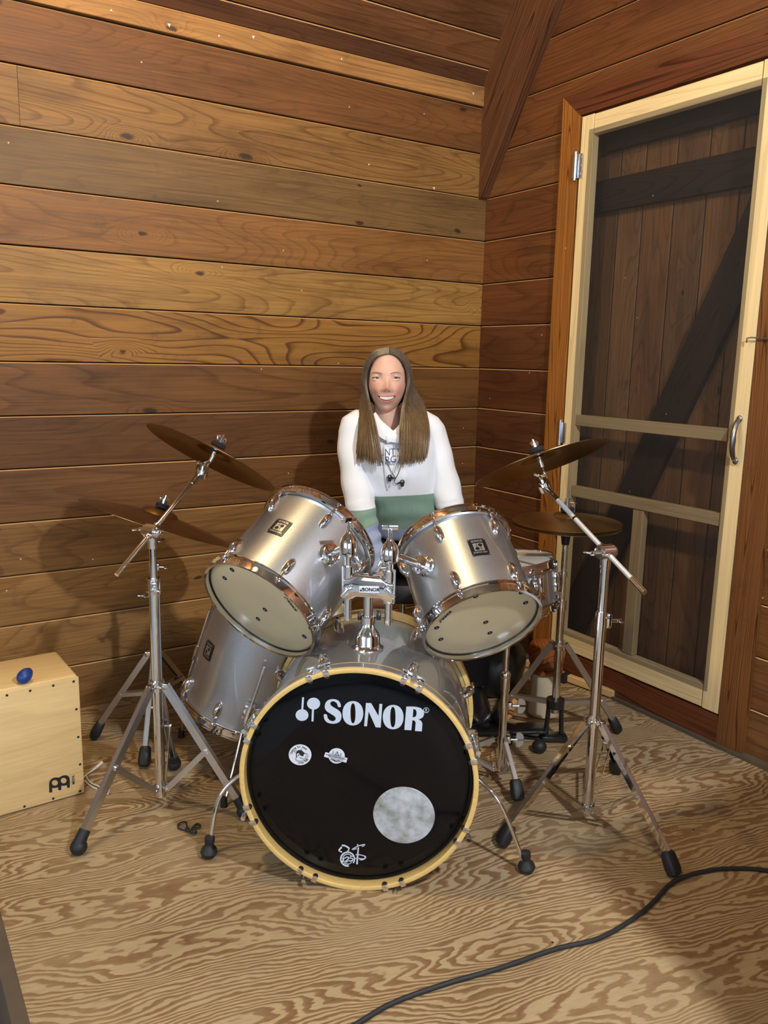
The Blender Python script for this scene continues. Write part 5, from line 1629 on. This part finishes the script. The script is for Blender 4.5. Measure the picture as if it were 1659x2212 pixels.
def face_y(X, Zz):
    # front surface depth at (X,Z)
    best = None
    lo, hi = -1.0, 0.0
    # solve direction so that headpt has given X,Z
    dx, dz = X / 0.0655, (Zz - HZ) / 0.107
    for _ in range(8):
        yy = -math.sqrt(max(0.001, 1 - dx * dx - dz * dz))
        p = headpt((dx, yy, dz))
        dx += (X - p.x) / 0.0655; dz += (Zz - p.z) / 0.107
        r = math.hypot(dx, dz)
        if r > 0.98: dx *= 0.98 / r; dz *= 0.98 / r
    return p.y
hm = MB()
NU, NV = 120, 96
vs = []; fs = []
for i in range(NV + 1):
    t = PI * i / NV
    for k in range(NU):
        a = 2 * PI * k / NU
        vs.append(headpt((math.sin(t) * math.cos(a), math.sin(t) * math.sin(a), math.cos(t))))
for i in range(NV):
    for k in range(NU):
        fs.append((i * NU + k, (i + 1) * NU + k, (i + 1) * NU + (k + 1) % NU, i * NU + (k + 1) % NU))
hm.add(vs, fs)
# joints
SHL, ELL_, WRL = V((-0.108, 0.035, 0.995)), L2(777, 1088, -0.065), L2(823, 1246, -0.165)
SHR, ELR, WRR = V((0.148, 0.035, 0.997)), V((0.222, -0.015, 0.775)), V((0.262, -0.040, 0.612))
HIP = V((0.075, 0.20, 0.545))
KNL, ANL = V((-0.215, -0.19, 0.500)), V((-0.215, -0.13, 0.085))
KNR, ANR = V((0.325, -0.045, 0.500)), V((0.340, 0.000, 0.085))
bm_ = MB()
bm_.tube(spline([(0.010, 0.055, 0.955), (0.004, 0.040, 1.02), (0.0, 0.036, 1.085), (0.0, 0.036, 1.13)], 5), [0.060, 0.056, 0.052, 0.049, 0.047, 0.045, 0.044, 0.043, 0.042, 0.042, 0.042, 0.042, 0.042, 0.043, 0.044, 0.045], 24)
bm_.tube(spline([HIP, (0.06, 0.16, 0.72), (0.03, 0.09, 0.88), (0.02, 0.05, 1.0)], 6), 0.075, 20)
def limb(mb, pts, rads, n=18, k=6):
    pp = spline(pts, k)
    m = len(pp) - 1; rr = []
    for i in range(m + 1):
        f = i / m * (len(rads) - 1); j = min(int(f), len(rads) - 2)
        rr.append(rads[j] + (rads[j + 1] - rads[j]) * (f - j))
    mb.tube(pp, rr, n)
limb(bm_, [(0.02, 0.05, 0.985), SHL, ELL_, WRL], [0.05, 0.040, 0.033, 0.024])
limb(bm_, [(0.02, 0.05, 0.985), SHR, ELR, WRR], [0.05, 0.040, 0.033, 0.024])
limb(bm_, [HIP + V((-0.05, 0, 0)), KNL, ANL], [0.07, 0.045, 0.03])
limb(bm_, [HIP + V((0.05, 0, 0)), KNR, ANR], [0.07, 0.045, 0.03])
def hand(mb, wrist, fwd, back, side, curl=0.5):
    """palm with five fingers; side = direction of the thumb, back = back of the hand"""
    fwd = V(fwd).normalized(); side = (V(side) - fwd * V(side).dot(fwd)).normalized(); back = side.cross(fwd) if V(back).dot(side.cross(fwd)) > 0 else fwd.cross(side)
    R = Matrix((side, fwd, back)).transposed()
    w0 = V(wrist)
    rings = []
    for t, hw, hh in ((-0.03, 0.024, 0.020), (0.0, 0.025, 0.019), (0.03, 0.034, 0.017), (0.06, 0.040, 0.015), (0.085, 0.039, 0.012)):
        rings.append([w0 + fwd * t + side * (hw * math.cos(a)) + back * (hh * math.sin(a)) for a in [2 * PI * k / 18 for k in range(18)]])
    mb.loft(rings)
    for off, ln, r in ((0.029, 0.068, 0.0085), (0.010, 0.076, 0.009), (-0.010, 0.071, 0.0085), (-0.028, 0.056, 0.0075)):
        p = w0 + fwd * 0.078 + side * off
        pts = [p - fwd * 0.02, p]
        d = fwd.copy(); ang = 0
        for sgm, f in enumerate((0.45, 0.30, 0.25)):
            ang += curl * (0.8, 0.9, 0.7)[sgm]
            pts.append(pts[-1] + (fwd * math.cos(ang) - back * math.sin(ang)) * ln * f)
        mb.tube(spline(pts, 4), [r] * 9 + [r * 0.95] * 4 + [r * 0.85] * 3 + [r * 0.6], 12)
    p = w0 + fwd * 0.022 + side * 0.026
    pts = [p - side * 0.015, p + fwd * 0.012 + side * 0.010 - back * 0.006, p + fwd * 0.038 + side * 0.022 - back * 0.014, p + fwd * 0.060 + side * 0.022 - back * 0.022]
    mb.tube(spline(pts, 4), [0.012] * 5 + [0.0105] * 4 + [0.009] * 3 + [0.006], 12)
hand(bm_, WRL + V((0.002, -0.004, -0.012)), (0.05, -0.10, -1), (-0.3, -0.9, 0.1), (-1, 0.2, -0.1), 0.22)
hand(bm_, WRR + V((0.004, -0.006, -0.012)), (0.35, -0.35, -0.75), (0.2, -0.7, 0.6), (-1, 0, 0), 0.35)
bme = remesh(bm_, 0.0045, 3, 'body')
body_me = joinme([hm.mesh('head'), bme])
for p in body_me.polygons: p.use_smooth = True

def skin():
    t = NT('skin')
    tc = t.n('ShaderNodeTexCoord')
    def blob(c, r):
        d = t.vmath('SUBTRACT', tc.outputs['Object'], c)
        d = t.vmath('MULTIPLY', d, tuple(1 / q for q in r))
        ln = t.n('ShaderNodeVectorMath', {'operation': 'LENGTH'}, i0=d)
        return t.math('SUBTRACT', 1.0, ln.outputs['Value'], None, True)
    c = srgb(226, 178, 156)
    nz = t.n('ShaderNodeTexNoise', None, Vector=tc.outputs['Object'], Scale=60.0, Detail=3.0)
    c = t.mix(0.12, c, t.ramp(nz.outputs[0], [(0.35, (0.8, 0.7, 0.66, 1)), (0.65, g(1.05))]), 'MULTIPLY')
    for cx, r in ((-0.037, 0.026), (0.037, 0.026)):
        c = t.mix(t.math('MULTIPLY', blob((cx, -0.06, 1.155), (r, 0.05, 0.024)), 0.6), c, srgb(212, 130, 114))
    c = t.mix(t.math('MULTIPLY', blob((0, -0.09, 1.157), (0.016, 0.04, 0.018)), 0.6), c, srgb(214, 146, 128))
    t.p(Base_Color=c, Roughness=0.48, Subsurface_Weight=0.12, Subsurface_Radius=(0.012, 0.004, 0.002), Subsurface_Scale=0.5)
    return t.mat
M['skin'] = skin()
M['lip'] = simple('lip', srgb(204, 128, 118), 0.45)
M['teeth'] = simple('teeth', srgb(236, 230, 220), 0.25, noise=0.03)
M['mouth'] = simple('mouth_dark', srgb(120, 58, 54), 0.6)
M['eyewhite'] = simple('eye_white', srgb(196, 188, 182), 0.2)
M['iris'] = simple('iris', srgb(44, 46, 46), 0.12)
M['browhair'] = simple('eyebrow', srgb(136, 104, 84), 0.8)
body_o = pe.part('body', body_me, M['skin'])
# ---- face details as children of the body
def on_face(X, Zz, lift=0.0): return V((X, face_y(X, Zz) - lift, Zz))
for s_, ex in ((-1, -0.0335), (1, 0.0270)):
    ez = 1.1895 + 0.03 * ex
    yb = face_y(ex, ez)
    e_ = MB().sph((ex, yb + 0.0085, ez), (0.0145, 0.0115, 0.0115), 24)
    eo = pe.part('eye', e_, M['eyewhite'], body_o)
    ic = V((ex + 0.0015, yb + 0.0085 - 0.0109, ez + 0.0002))
    pe.part('iris', MB().sph(ic, (0.0060, 0.0016, 0.0060), 20), M['iris'], body_o)
    # lids: narrowed by the smile
    for up_, z0, th_k in ((1, 0.0042, 0.0042), (-1, -0.0034, 0.0042)):
        pts = []
        for k in range(9):
            u = -1 + 2 * k / 8
            X = ex + u * 0.0155
            z = ez + z0 * (1 - abs(u) ** 2.2) - 0.001 * abs(u)
            pts.append(V((X, yb - 0.0025 + 0.0055 * u * u, z + up_ * 0.0030)))
        pe.part('eyelid', MB().tube(pts, [0.0012 + 0.0032 * (1 - abs(-1 + 2 * k / 8) ** 2) for k in range(9)], 10), M['skin'], body_o)
        lash = [q + V((0, -0.0012, -up_ * 0.0032)) for q in pts]
        if up_ == 1: pe.part('lash_line', MB().tube(lash, 0.0011, 6), M['iris'], body_o)
    bp_ = [on_face(ex + s_ * 0.001 + q * s_, 1.2045 + 0.03 * ex + dz, 0.0008) for q, dz in ((-0.017, -0.001), (-0.009, 0.0018), (0.0, 0.0032), (0.010, 0.0022), (0.018, -0.002))]
    pe.part('eyebrow', MB().tube(spline(bp_, 4), [0.0005 + 0.0009 * math.sin(PI * min(1, (i + 3) / 19)) for i in range(17)], 8), M['browhair'], body_o)
# smile: dark opening, teeth, lips
mz = 1.1245
def mouth_loop(wd, top, bot, lift, n=36):
    out = []
    for k in range(n):
        a = 2 * PI * k / n
        X = wd * math.cos(a)
        u = X / wd
        sn_ = math.sin(a)
        z = mz + 0.03 * X + 0.0065 * u * u + (top if sn_ > 0 else bot) * abs(sn_) ** 0.8 * math.copysign(1, sn_)
        out.append(on_face(X, z, lift))
    return out
lp = mouth_loop(0.0285, 0.0040, 0.0098, 0.0016)
cen = on_face(0, mz - 0.003, 0.0016)
mo = MB(); mo.add(lp + [cen], [(k, (k + 1) % 36, 36) for k in range(36)])
moo = pe.part('mouth', mo, M['mouth'], body_o)
te = MB()
nt_ = 10
for k in range(nt_):
    X = (-0.5 + (k + 0.5) / nt_) * 0.044
    u = X / 0.0285
    hgt = 0.0098 * (1 - 0.75 * abs(u) ** 2)
    c_ = on_face(X, mz + 0.03 * X + 0.0065 * u * u - 0.0012, 0.0022)
    te.bbox(c_, (0.0043, 0.0022, hgt), 0.0007, Matrix.Rotation(u * 0.5, 3, 'Z'))
pe.part('teeth', te, M['teeth'], body_o)
li = MB()
up_l = [on_face(0.0300 * math.cos(a), mz + 0.0009 * math.cos(a) + 0.0065 * math.cos(a) ** 2 + 0.0062 * math.sin(a) ** 0.8, 0.0012) for a in [PI * k / 20 for k in range(21)]]
li.tube(up_l, [0.0008 + 0.0018 * math.sin(PI * k / 20) for k in range(21)], 8)
lo_l = [on_face(0.0300 * math.cos(a), mz + 0.0009 * math.cos(a) + 0.0065 * math.cos(a) ** 2 - 0.0112 * math.sin(a) ** 0.8, 0.0012) for a in [PI * k / 20 for k in range(21)]]
li.tube(lo_l, [0.0008 + 0.0026 * math.sin(PI * k / 20) for k in range(21)], 8)
pe.part('lips', li, M['lip'], body_o)
for s_ in (-1, 1):
    pe.part('nostril', MB().sph(on_face(s_ * 0.0068, 1.1475, 0.0003), (0.0030, 0.0016, 0.0015), 10), M['mouth'], body_o)  # dark spots stand for the shade inside the nostrils

# ---- hoodie
ho = MB()
def oval(c, rx, ry, n=32, tilt=0.0, p=2.3):
    out = []
    for k in range(n):
        a = 2 * PI * k / n
        ca, sa = math.cos(a), math.sin(a)
        x = rx * math.copysign(abs(ca) ** (2 / p), ca); y = ry * math.copysign(abs(sa) ** (2 / p), sa)
        out.append(V(c) + V((x, y, 0)) + V((0, 0, tilt * y)))
    return out
tor = [((0.083, 0.125, 0.648), 0.132, 0.118, 0.2), ((0.082, 0.120, 0.662), 0.146, 0.126, 0.2), ((0.078, 0.105, 0.70), 0.152, 0.128, 0.2), ((0.070, 0.085, 0.76), 0.150, 0.126, 0.25), ((0.055, 0.060, 0.83), 0.150, 0.124, 0.3),
       ((0.038, 0.035, 0.90), 0.155, 0.120, 0.3), ((0.026, 0.025, 0.955), 0.158, 0.112, 0.25), ((0.021, 0.030, 0.995), 0.150, 0.098, 0.2), ((0.016, 0.045, 1.022), 0.120, 0.070, 0.35)]
ho.loft([oval(c, rx, ry, 36, t) for c, rx, ry, t in tor])
# hood gathered round the neck
hood = [V((0.008 + 0.072 * math.sin(a), 0.045 - 0.085 * math.cos(a), 1.042 + 0.016 * math.cos(a) * -1 - 0.060 * max(0, math.cos(a)) ** 3)) for a in [2 * PI * k / 40 for k in range(40)]]
ho.tube(hood, [0.022 + 0.016 * max(0, -math.cos(2 * PI * k / 40)) for k in range(40)], 14, closed=True)
rn = random.Random(11)
fold = [(rn.uniform(30, 85), rn.uniform(0, 6.28), V((rn.uniform(-0.5, 0.5), rn.uniform(-0.4, 0.4), rn.uniform(0.5, 1))).normalized()) for _ in range(6)]
def cloth_finish(me, kind):
    """folds, and the two colour borders as smooth vertex values (kind: torso, or the sleeve's joints)"""
    va = []; vb = []
    nrm = [v.normal.copy() for v in me.vertices]
    for vi, v in enumerate(me.vertices):
        p = v.co.copy()
        if kind == 'torso':
            va.append((p.z - 0.797 - 0.055 * (p.x - 0.06)) / 0.1)
            vb.append((p.z - 0.674 - (p.x - 0.08) ** 2 * 1.6) / 0.1)
            amp = 0.0011
            q = 0.0035 * math.exp(-((p.z - 0.73) / 0.05) ** 2) * math.sin(70 * (p.z + 0.5 * (p.x - 0.08) ** 2 * 6)) if p.y < 0.1 else 0
        else:
            sh_, el_, wr_ = kind
            ab = wr_ - el_; t = max(0.0, min(1.0, (p - el_).dot(ab) / ab.length_squared))
            left = sh_.x < 0.1
            va.append((p.z - (0.752 if left else 0.752) - 0.10 * (p.x - sh_.x) * (1 if left else -0.3)) / 0.1)
            vb.append((p.z - (0.690 if left else 0.68) - 0.35 * (p.x + 0.09) * (1 if left else 0)) / 0.1)
            amp = 0.0016
            q = 0.0034 * math.sin(t * 36 + 2.2 * math.sin(9 * p.x) + p.y * 34) * min(1, t * 2.5) if t > 0 else 0.0022 * math.sin(60 * p.z + 26 * p.x + 20 * p.y) * math.exp(-((p.z - el_.z) / 0.10) ** 2)
        s_ = sum(math.sin(f * p.dot(a) + o + 1.5 * math.sin(14 * p.x + o)) for f, o, a in fold)
        v.co = p + nrm[vi] * (amp * s_ * 0.55 + q)
    a1 = me.attributes.new('band_white', 'FLOAT', 'POINT'); a2 = me.attributes.new('band_low', 'FLOAT', 'POINT')
    a1.data.foreach_set('value', va); a2.data.foreach_set('value', vb)
hme = remesh(ho, 0.0048, 6, 'hoodie')
cloth_finish(hme, 'torso')
sleeves = []
for st_, (sh_, el_, wr_) in (((-0.050, 0.042, 1.005), (SHL, ELL_, WRL + V((-0.004, 0.006, 0.01)))), ((0.090, 0.042, 1.007), (SHR, ELR, WRR))):
    sb_ = MB()
    limb(sb_, [st_, sh_, el_, wr_], [0.060, 0.066, 0.062, 0.056, 0.052, 0.047, 0.044, 0.040], 24)
    sm_ = remesh(sb_, 0.0046, 5, 'sleeve')
    cloth_finish(sm_, (sh_, el_, wr_))
    sleeves.append(sm_)
def hoodie_mat():
    t = NT('hoodie_fleece')
    tc = t.n('ShaderNodeTexCoord')
    a = t.n('ShaderNodeAttribute', {'attribute_name': 'band_white'}); b = t.n('ShaderNodeAttribute', {'attribute_name': 'band_low'})
    wh = t.math('GREATER_THAN', a.outputs['Fac'], 0.0); gr = t.math('GREATER_THAN', b.outputs['Fac'], 0.0)
    seam = t.math('LESS_THAN', t.math('ABSOLUTE', a.outputs['Fac']), 0.022)
    c = t.mix(gr, srgb(158, 172, 206), srgb(132, 160, 144))
    c = t.mix(wh, c, srgb(240, 243, 250))
    c = t.mix(t.math('MULTIPLY', seam, 0.5), c, srgb(104, 134, 118))
    nz = t.n('ShaderNodeTexNoise', None, Vector=tc.outputs['Object'], Scale=500.0, Detail=2.0)
    n2 = t.n('ShaderNodeTexNoise', None, Vector=t.vmath('MULTIPLY', tc.outputs['Object'], (1.0, 1.0, 0.6)), Scale=15.0, Detail=2.0, Distortion=0.4)
    bp = t.n('ShaderNodeBump', None, Strength=0.32, Distance=0.022, Height=t.math('ADD', t.math('MULTIPLY', nz.outputs[0], 0.02), n2.outputs[0]))
    t.p(Base_Color=c, Roughness=0.95, Sheen_Weight=0.25, Normal=bp.outputs[0], Specular_IOR_Level=0.2)
    return t.mat
M['hoodie'] = hoodie_mat()
M['hoodplain'] = simple('hoodie_white', srgb(240, 243, 250), 0.95, bump=0.2, bscale=300)
hoo = pe.part('hoodie', hme, M['hoodie'], label='white hoodie with sage green band and pale blue cuffs')
for sm_ in sleeves: pe.part('sleeve', sm_, M['hoodie'], hoo)
hbvh = BVHTree.FromPolygons([v.co.copy() for v in hme.vertices], [tuple(p.vertices) for p in hme.polygons])
camL = PI_ @ CAM
def chest(px, py, lift=0.002):
    o = camL; d = ((PI_ @ at(px, py, 1.0)) - camL).normalized()
    h = hbvh.ray_cast(o, d, 10)
    return (h[0] - d * lift) if h[0] else (PI_ @ at(px, py, 2.62))
# printed words, bent on to the chest
def chest_text(body, px0, py0, px1, py1, hpx, mt, bold=0.0):
    me = text2d(body, 1.0, 0.0, align='CENTER', bold=bold)
    xs = [v.co.x for v in me.vertices]; w_ = max(xs) - min(xs); x0 = min(xs)
    ysv = [v.co.y for v in me.vertices]; y0 = min(ysv); hh = max(ysv) - y0
    bm = bmesh.new(); bm.from_mesh(me)
    bmesh.ops.triangulate(bm, faces=bm.faces[:])
    bmesh.ops.subdivide_edges(bm, edges=[e for e in bm.edges if e.calc_length() > 0.15], cuts=1)
    for v in bm.verts:
        u = (v.co.x - x0) / w_; q = (v.co.y - y0) / hh
        v.co = chest(px0 + (px1 - px0) * u, py0 + (py1 - py0) * u - hpx * q, 0.0016)
    bm.to_mesh(me); bm.free()
    return pe.part('lettering', me, mt, hoo)
chest_text('MOUNT VERNON', 794, 986, 924, 980, 15, M['inkblue'])
chest_text('VIRGINIA', 815, 1004, 894, 993, 15, M['inkblue'])
chest_text('ESTABLISHED 1734', 815, 1007, 897, 1001, 9, M['inkblue'])
M['cordwhite'] = simple('white_cord', srgb(226, 226, 230), 0.8)
for pts in ([(829, 935), (830, 965), (830, 1000), (833, 1030), (838, 1058)], [(869, 930), (868, 950), (862, 985), (852, 1010), (845, 1040), (842, 1052)]):
    pe.part('drawstring', MB().tube(spline([chest(x, y, 0.004) for x, y in pts], 6), 0.0028, 8), M['cordwhite'], hoo)
def collar(inner, outer, lf):
    def P_(q, back):
        p = L2(q[0], q[1], -0.07)
        z = p.z
        y = -0.035 + (1.06 - z) * (-0.047 / 0.06) if z > 1.0 else -0.082 + (1.0 - z) * (-0.018 / 0.04)
        return L2(q[0], q[1], y - lf + back)
    ia = spline([P_(q, 0.0) for q in inner], 4); oa = spline([P_(q, 0.010) for q in outer], 4)
    rows = [ia, [a.lerp(b, 0.12) + V((0, -0.0045, 0)) for a, b in zip(ia, oa)], [a.lerp(b, 0.5) + V((0, -0.006, 0)) for a, b in zip(ia, oa)], oa]
    mb = MB()
    n = len(ia)
    front = [p for r in rows for p in r]; back_ = [p + V((0, 0.006, 0)) for p in front]
    m = len(front)
    fs = []
    for r in range(3):
        for k in range(n - 1):
            q = (r * n + k, r * n + k + 1, (r + 1) * n + k + 1, (r + 1) * n + k)
            fs.append(q); fs.append(tuple(i + m for i in q[::-1]))
    for k in range(n - 1): fs.append((k, k + 1, k + 1 + m, k + m))
    mb.add(front + back_, fs)
    return mb
pe.part('collar_flap', collar([(878, 890), (871, 905), (862, 918), (850, 930), (834, 941)], [(896, 905), (890, 926), (878, 942), (858, 952), (836, 957)], 0.0), M['hoodplain'], hoo)
pe.part('collar_flap', collar([(811, 890), (822, 906), (836, 919), (850, 931), (868, 943)], [(796, 905), (804, 926), (818, 942), (838, 953), (866, 958)], 0.004), M['hoodplain'], hoo)

# ---- trousers and shoes
M['denim'] = simple('dark_trousers', (0.010, 0.011, 0.016, 1), 0.85, bump=0.4, bscale=60)
tr_ = MB()
limb(tr_, [HIP + V((-0.03, 0.03, 0.02)), HIP.lerp(KNL, 0.5) + V((0, 0, 0.03)), KNL, ANL + V((0, 0, 0.03))], [0.105, 0.088, 0.066, 0.060, 0.052, 0.046], 22)
limb(tr_, [HIP + V((0.03, 0.03, 0.02)), HIP.lerp(KNR, 0.5) + V((0, 0, 0.03)), KNR, ANR + V((0, 0, 0.03))], [0.105, 0.088, 0.066, 0.060, 0.052, 0.046], 22)
tr_.sph(HIP + V((0, 0.02, 0.03)), (0.155, 0.125, 0.095), 24)
pe.part('trousers', remesh(tr_, 0.008, 5, 'trousers'), M['denim'])
for an_ in (ANL, ANR):
    sh = MB()
    rings = []
    for t, w_, h0, h1 in ((-0.075, 0.018, 0.02, 0.05), (-0.06, 0.032, 0.010, 0.085), (-0.02, 0.036, 0.008, 0.100), (0.03, 0.038, 0.008, 0.085), (0.09, 0.044, 0.008, 0.060), (0.14, 0.044, 0.008, 0.048), (0.175, 0.034, 0.010, 0.036), (0.19, 0.014, 0.014, 0.026)):
        c_ = V((an_.x, an_.y - t, 0.028 + (h0 + h1) / 2))
        rings.append([c_ + V((w_ * math.cos(a), 0, (h1 - h0) / 2 * math.sin(a))) for a in [2 * PI * k / 20 for k in range(20)]])
    sh.loft(rings)
    so_ = pe.part('shoe', sh, M['blackmetal'])
    sl_ = MB().tube([V((an_.x, an_.y + 0.07, 0.030)), V((an_.x, an_.y - 0.05, 0.030)), V((an_.x, an_.y - 0.17, 0.030))], [0.03, 0.040, 0.034], 16, flat=0.2)
    pe.part('sole', sl_, M['rubber'], so_)

# ---- hair: a close cap and many long locks from a centre parting
def hair_mat():
    t = NT('brown_hair')
    tc = t.n('ShaderNodeTexCoord')
    sx = t.n('ShaderNodeSeparateXYZ', None, Vector=tc.outputs['Object'])
    nz = t.n('ShaderNodeTexNoise', None, Vector=t.vmath('MULTIPLY', tc.outputs['Object'], (420.0, 420.0, 7.0)), Scale=1.0, Detail=3.0)
    n2 = t.n('ShaderNodeTexNoise', None, Vector=t.vmath('MULTIPLY', tc.outputs['Object'], (60.0, 60.0, 4.0)), Scale=1.0, Detail=2.0)
    hgt = t.math('DIVIDE', t.math('SUBTRACT', sx.outputs[2], 0.91), 0.30, None, True)
    c = t.mix(hgt, srgb(124, 96, 62), srgb(90, 76, 63))
    c = t.mix(0.75, c, t.ramp(nz.outputs[0], [(0.30, g(0.45)), (0.55, g(1.0)), (0.75, g(1.45))]), 'MULTIPLY')
    c = t.mix(0.5, c, t.ramp(n2.outputs[0], [(0.35, g(0.6)), (0.65, g(1.2))]), 'MULTIPLY')
    t.p(Base_Color=c, Roughness=0.42, Specular_IOR_Level=0.45)
    return t.mat
M['hair'] = hair_mat()
cap = MB()
vs = []; fs = []
NU2, NV2 = 64, 40
def cap_ok(p):
    # open over the face: inside the hairline oval at the front
    if p.y < 0.035:
        hl = ((p.x - 0.0) / 0.0625) ** 2 + ((p.z - 1.170) / 0.101) ** 2
        if hl < 1.0 and p.y < 0.02: return False
        if p.z < 1.10 and abs(p.x) < 0.06: return False
    return p.z > 1.06
for i in range(NV2 + 1):
    t = PI * i / NV2
    for k in range(NU2):
        a = 2 * PI * k / NU2
        d = V((math.sin(t) * math.cos(a), math.sin(t) * math.sin(a), math.cos(t)))
        q = V((d.x * 0.0710, d.y * 0.096 + 0.014, d.z * 0.1095 + HZ - 0.002))
        vs.append(q)
for i in range(NV2):
    for k in range(NU2):
        f = (i * NU2 + k, (i + 1) * NU2 + k, (i + 1) * NU2 + (k + 1) % NU2, i * NU2 + (k + 1) % NU2)
        if all(cap_ok(vs[j]) for j in f): fs.append(f)
cap.add(vs, fs)
hr = random.Random(5)
locks = MB()
def lock(side, u, v_, bot, zend, mid, r0=0.0042):
    # u: 0 front .. 1 back along the parting; v_: layer jitter
    y0 = -0.043 + 0.118 * u
    yy = (y0 - 0.014) / 0.098
    z0 = HZ - 0.002 + 0.112 * math.sqrt(max(0.02, 1 - yy * yy))
    p0 = V((0.006 + side * 0.0004, y0, z0 + 0.002))
    lay = 0.003 + 0.008 * v_
    ring = []
    for tt in (0.35, 0.7, 1.0):
        ang = tt * PI / 2
        sc = math.sqrt(max(0.05, 1 - yy * yy))
        wx = (0.0735 + lay) * sc ** 0.6
        if tt == 1.0: wx = max(wx, 0.0655 + lay)
        ring.append(V((side * wx * math.sin(ang), y0 + (0.018 if u < 0.25 else 0.0) * tt * (1 if tt > 0.5 else 0.6), HZ - 0.002 + (z0 - HZ) * math.cos(ang) ** 0.9 + (0.004 if tt < 1 else 0))))
    pts = [p0] + ring + [V((mid[0], y0 * 0.8 + 0.006 - 0.012 * (1 - u), 1.105)), V((mid[1], bot[1] * 0.70 + y0 * 0.16 - 0.006, 1.015)), V((bot[0], bot[1], zend))]
    pp = spline(pts, 5)
    m = len(pp)
    rr = [r0 * (0.55 + 0.6 * min(1, i / 8)) * (1.0 if i < m - 8 else (m - i) / 8 * 0.95 + 0.03) for i in range(m)]
    locks.tube(pp, rr, 6)
for k in range(230):
    u = (k + 0.5) / 230
    for side in (-1, 1):
        j = hr.random()
        w_ = min(1.0, u * 1.25)
        jt = hr.uniform(-0.006, 0.006)
        if side < 0:
            mid = (-0.0585 - 0.027 * w_ + jt * 0.5, -0.034 - 0.052 * w_ + jt)
            fx = -0.013 - 0.080 * w_ + jt
            fy = -0.130 + 0.060 * u + hr.uniform(-0.006, 0.006)
        else:
            mid = (0.0575 + 0.064 * w_ ** 1.5 + jt * 0.5, 0.050 + 0.088 * w_ + jt)
            fx = 0.049 + 0.082 * w_ + jt
            fy = -0.128 + 0.050 * u + hr.uniform(-0.006, 0.006)
        ze = 0.916 + hr.uniform(-0.012, 0.014) + (0.02 * u if side > 0 else 0.045 * u * hr.random())
        lock(side, u, j, (fx, fy), ze, mid, 0.0033)
hair_o = pe.part('hair', joinme([cap.mesh('cap'), locks.mesh('locks')]), M['hair'], body_o, label='long straight brown hair parted in the middle')
for p in hair_o.data.polygons: p.use_smooth = True

# ---- earphones hanging round the neck
th = Thing('earphones', 'black in-ear earphones hanging from a cord on the hoodie', 'earphones', loc=PM @ chest(856, 1040))
cdl = [chest(x, y, 0.0055) for x, y in ((829, 968), (834, 990), (842, 1012), (850, 1026), (855, 1033))]
cdr = [chest(x, y, 0.0055) for x, y in ((872, 965), (869, 992), (864, 1014), (859, 1026), (855, 1033))]
tow = lambda ps: [PM @ p for p in ps]
th.part('cord', MB().tube(spline(tow(cdl), 5), 0.0012, 6).tube(spline(tow(cdr), 5), 0.0012, 6).tube(spline(tow([chest(855, 1033, 0.006), chest(852, 1040, 0.009), chest(855, 1045, 0.009), chest(860, 1043, 0.010)]), 4), 0.0012, 6), M['cable'])
for (bx0, by0, bx1, by1) in ((842, 1031, 853, 1034), (869, 1042, 858, 1044)):
    c_ = PM @ chest(bx0, by0, 0.011); e_ = PM @ chest(bx1, by1, 0.008)
    bo = th.part('bud', MB().sph(c_, (0.0085, 0.0075, 0.0095), 16).tube([c_, c_.lerp(e_, 0.5), e_], [0.005, 0.0035, 0.0018], 8), M['blackmetal'])
    th.part('ear_tip', MB().sph(c_ + V((0, 0, -0.009)), (0.0065, 0.006, 0.006), 12), M['rubber'], bo)
    th.part('bud_face', MB().sph(c_ - FWD * 0.0068 + V((0, 0, 0.002)), (0.004, 0.002, 0.004), 12), M['chrome'], bo)

# ---- drum stool
sp0 = PM @ HIP
th = Thing('drum_throne', 'round black drum stool under the person', 'stool', loc=(sp0.x, sp0.y, 0))
th.part('seat', MB().lathe([(0.0005, 0.385), (0.15, 0.385), (0.168, 0.395), (0.172, 0.43), (0.160, 0.455), (0.10, 0.462), (0.0005, 0.462)], 40, c=(sp0.x, sp0.y, 0)), M['rubber'])
th.part('post', MB().cyl((sp0.x, sp0.y, 0.07), (sp0.x, sp0.y, 0.39), 0.014, n=18), M['chrome'])
for k in range(3):
    a = 0.6 + 2 * PI * k / 3
    o_ = V((math.cos(a), math.sin(a), 0))
    flat_leg(th, (sp0.x, sp0.y, 0.24), V((sp0.x, sp0.y, 0)) + o_ * 0.20, (sp0.x, sp0.y), 0.016, 'wedge', (sp0.x, sp0.y, 0.08), 0.55)

bpy.data.scenes.remove(TMP)
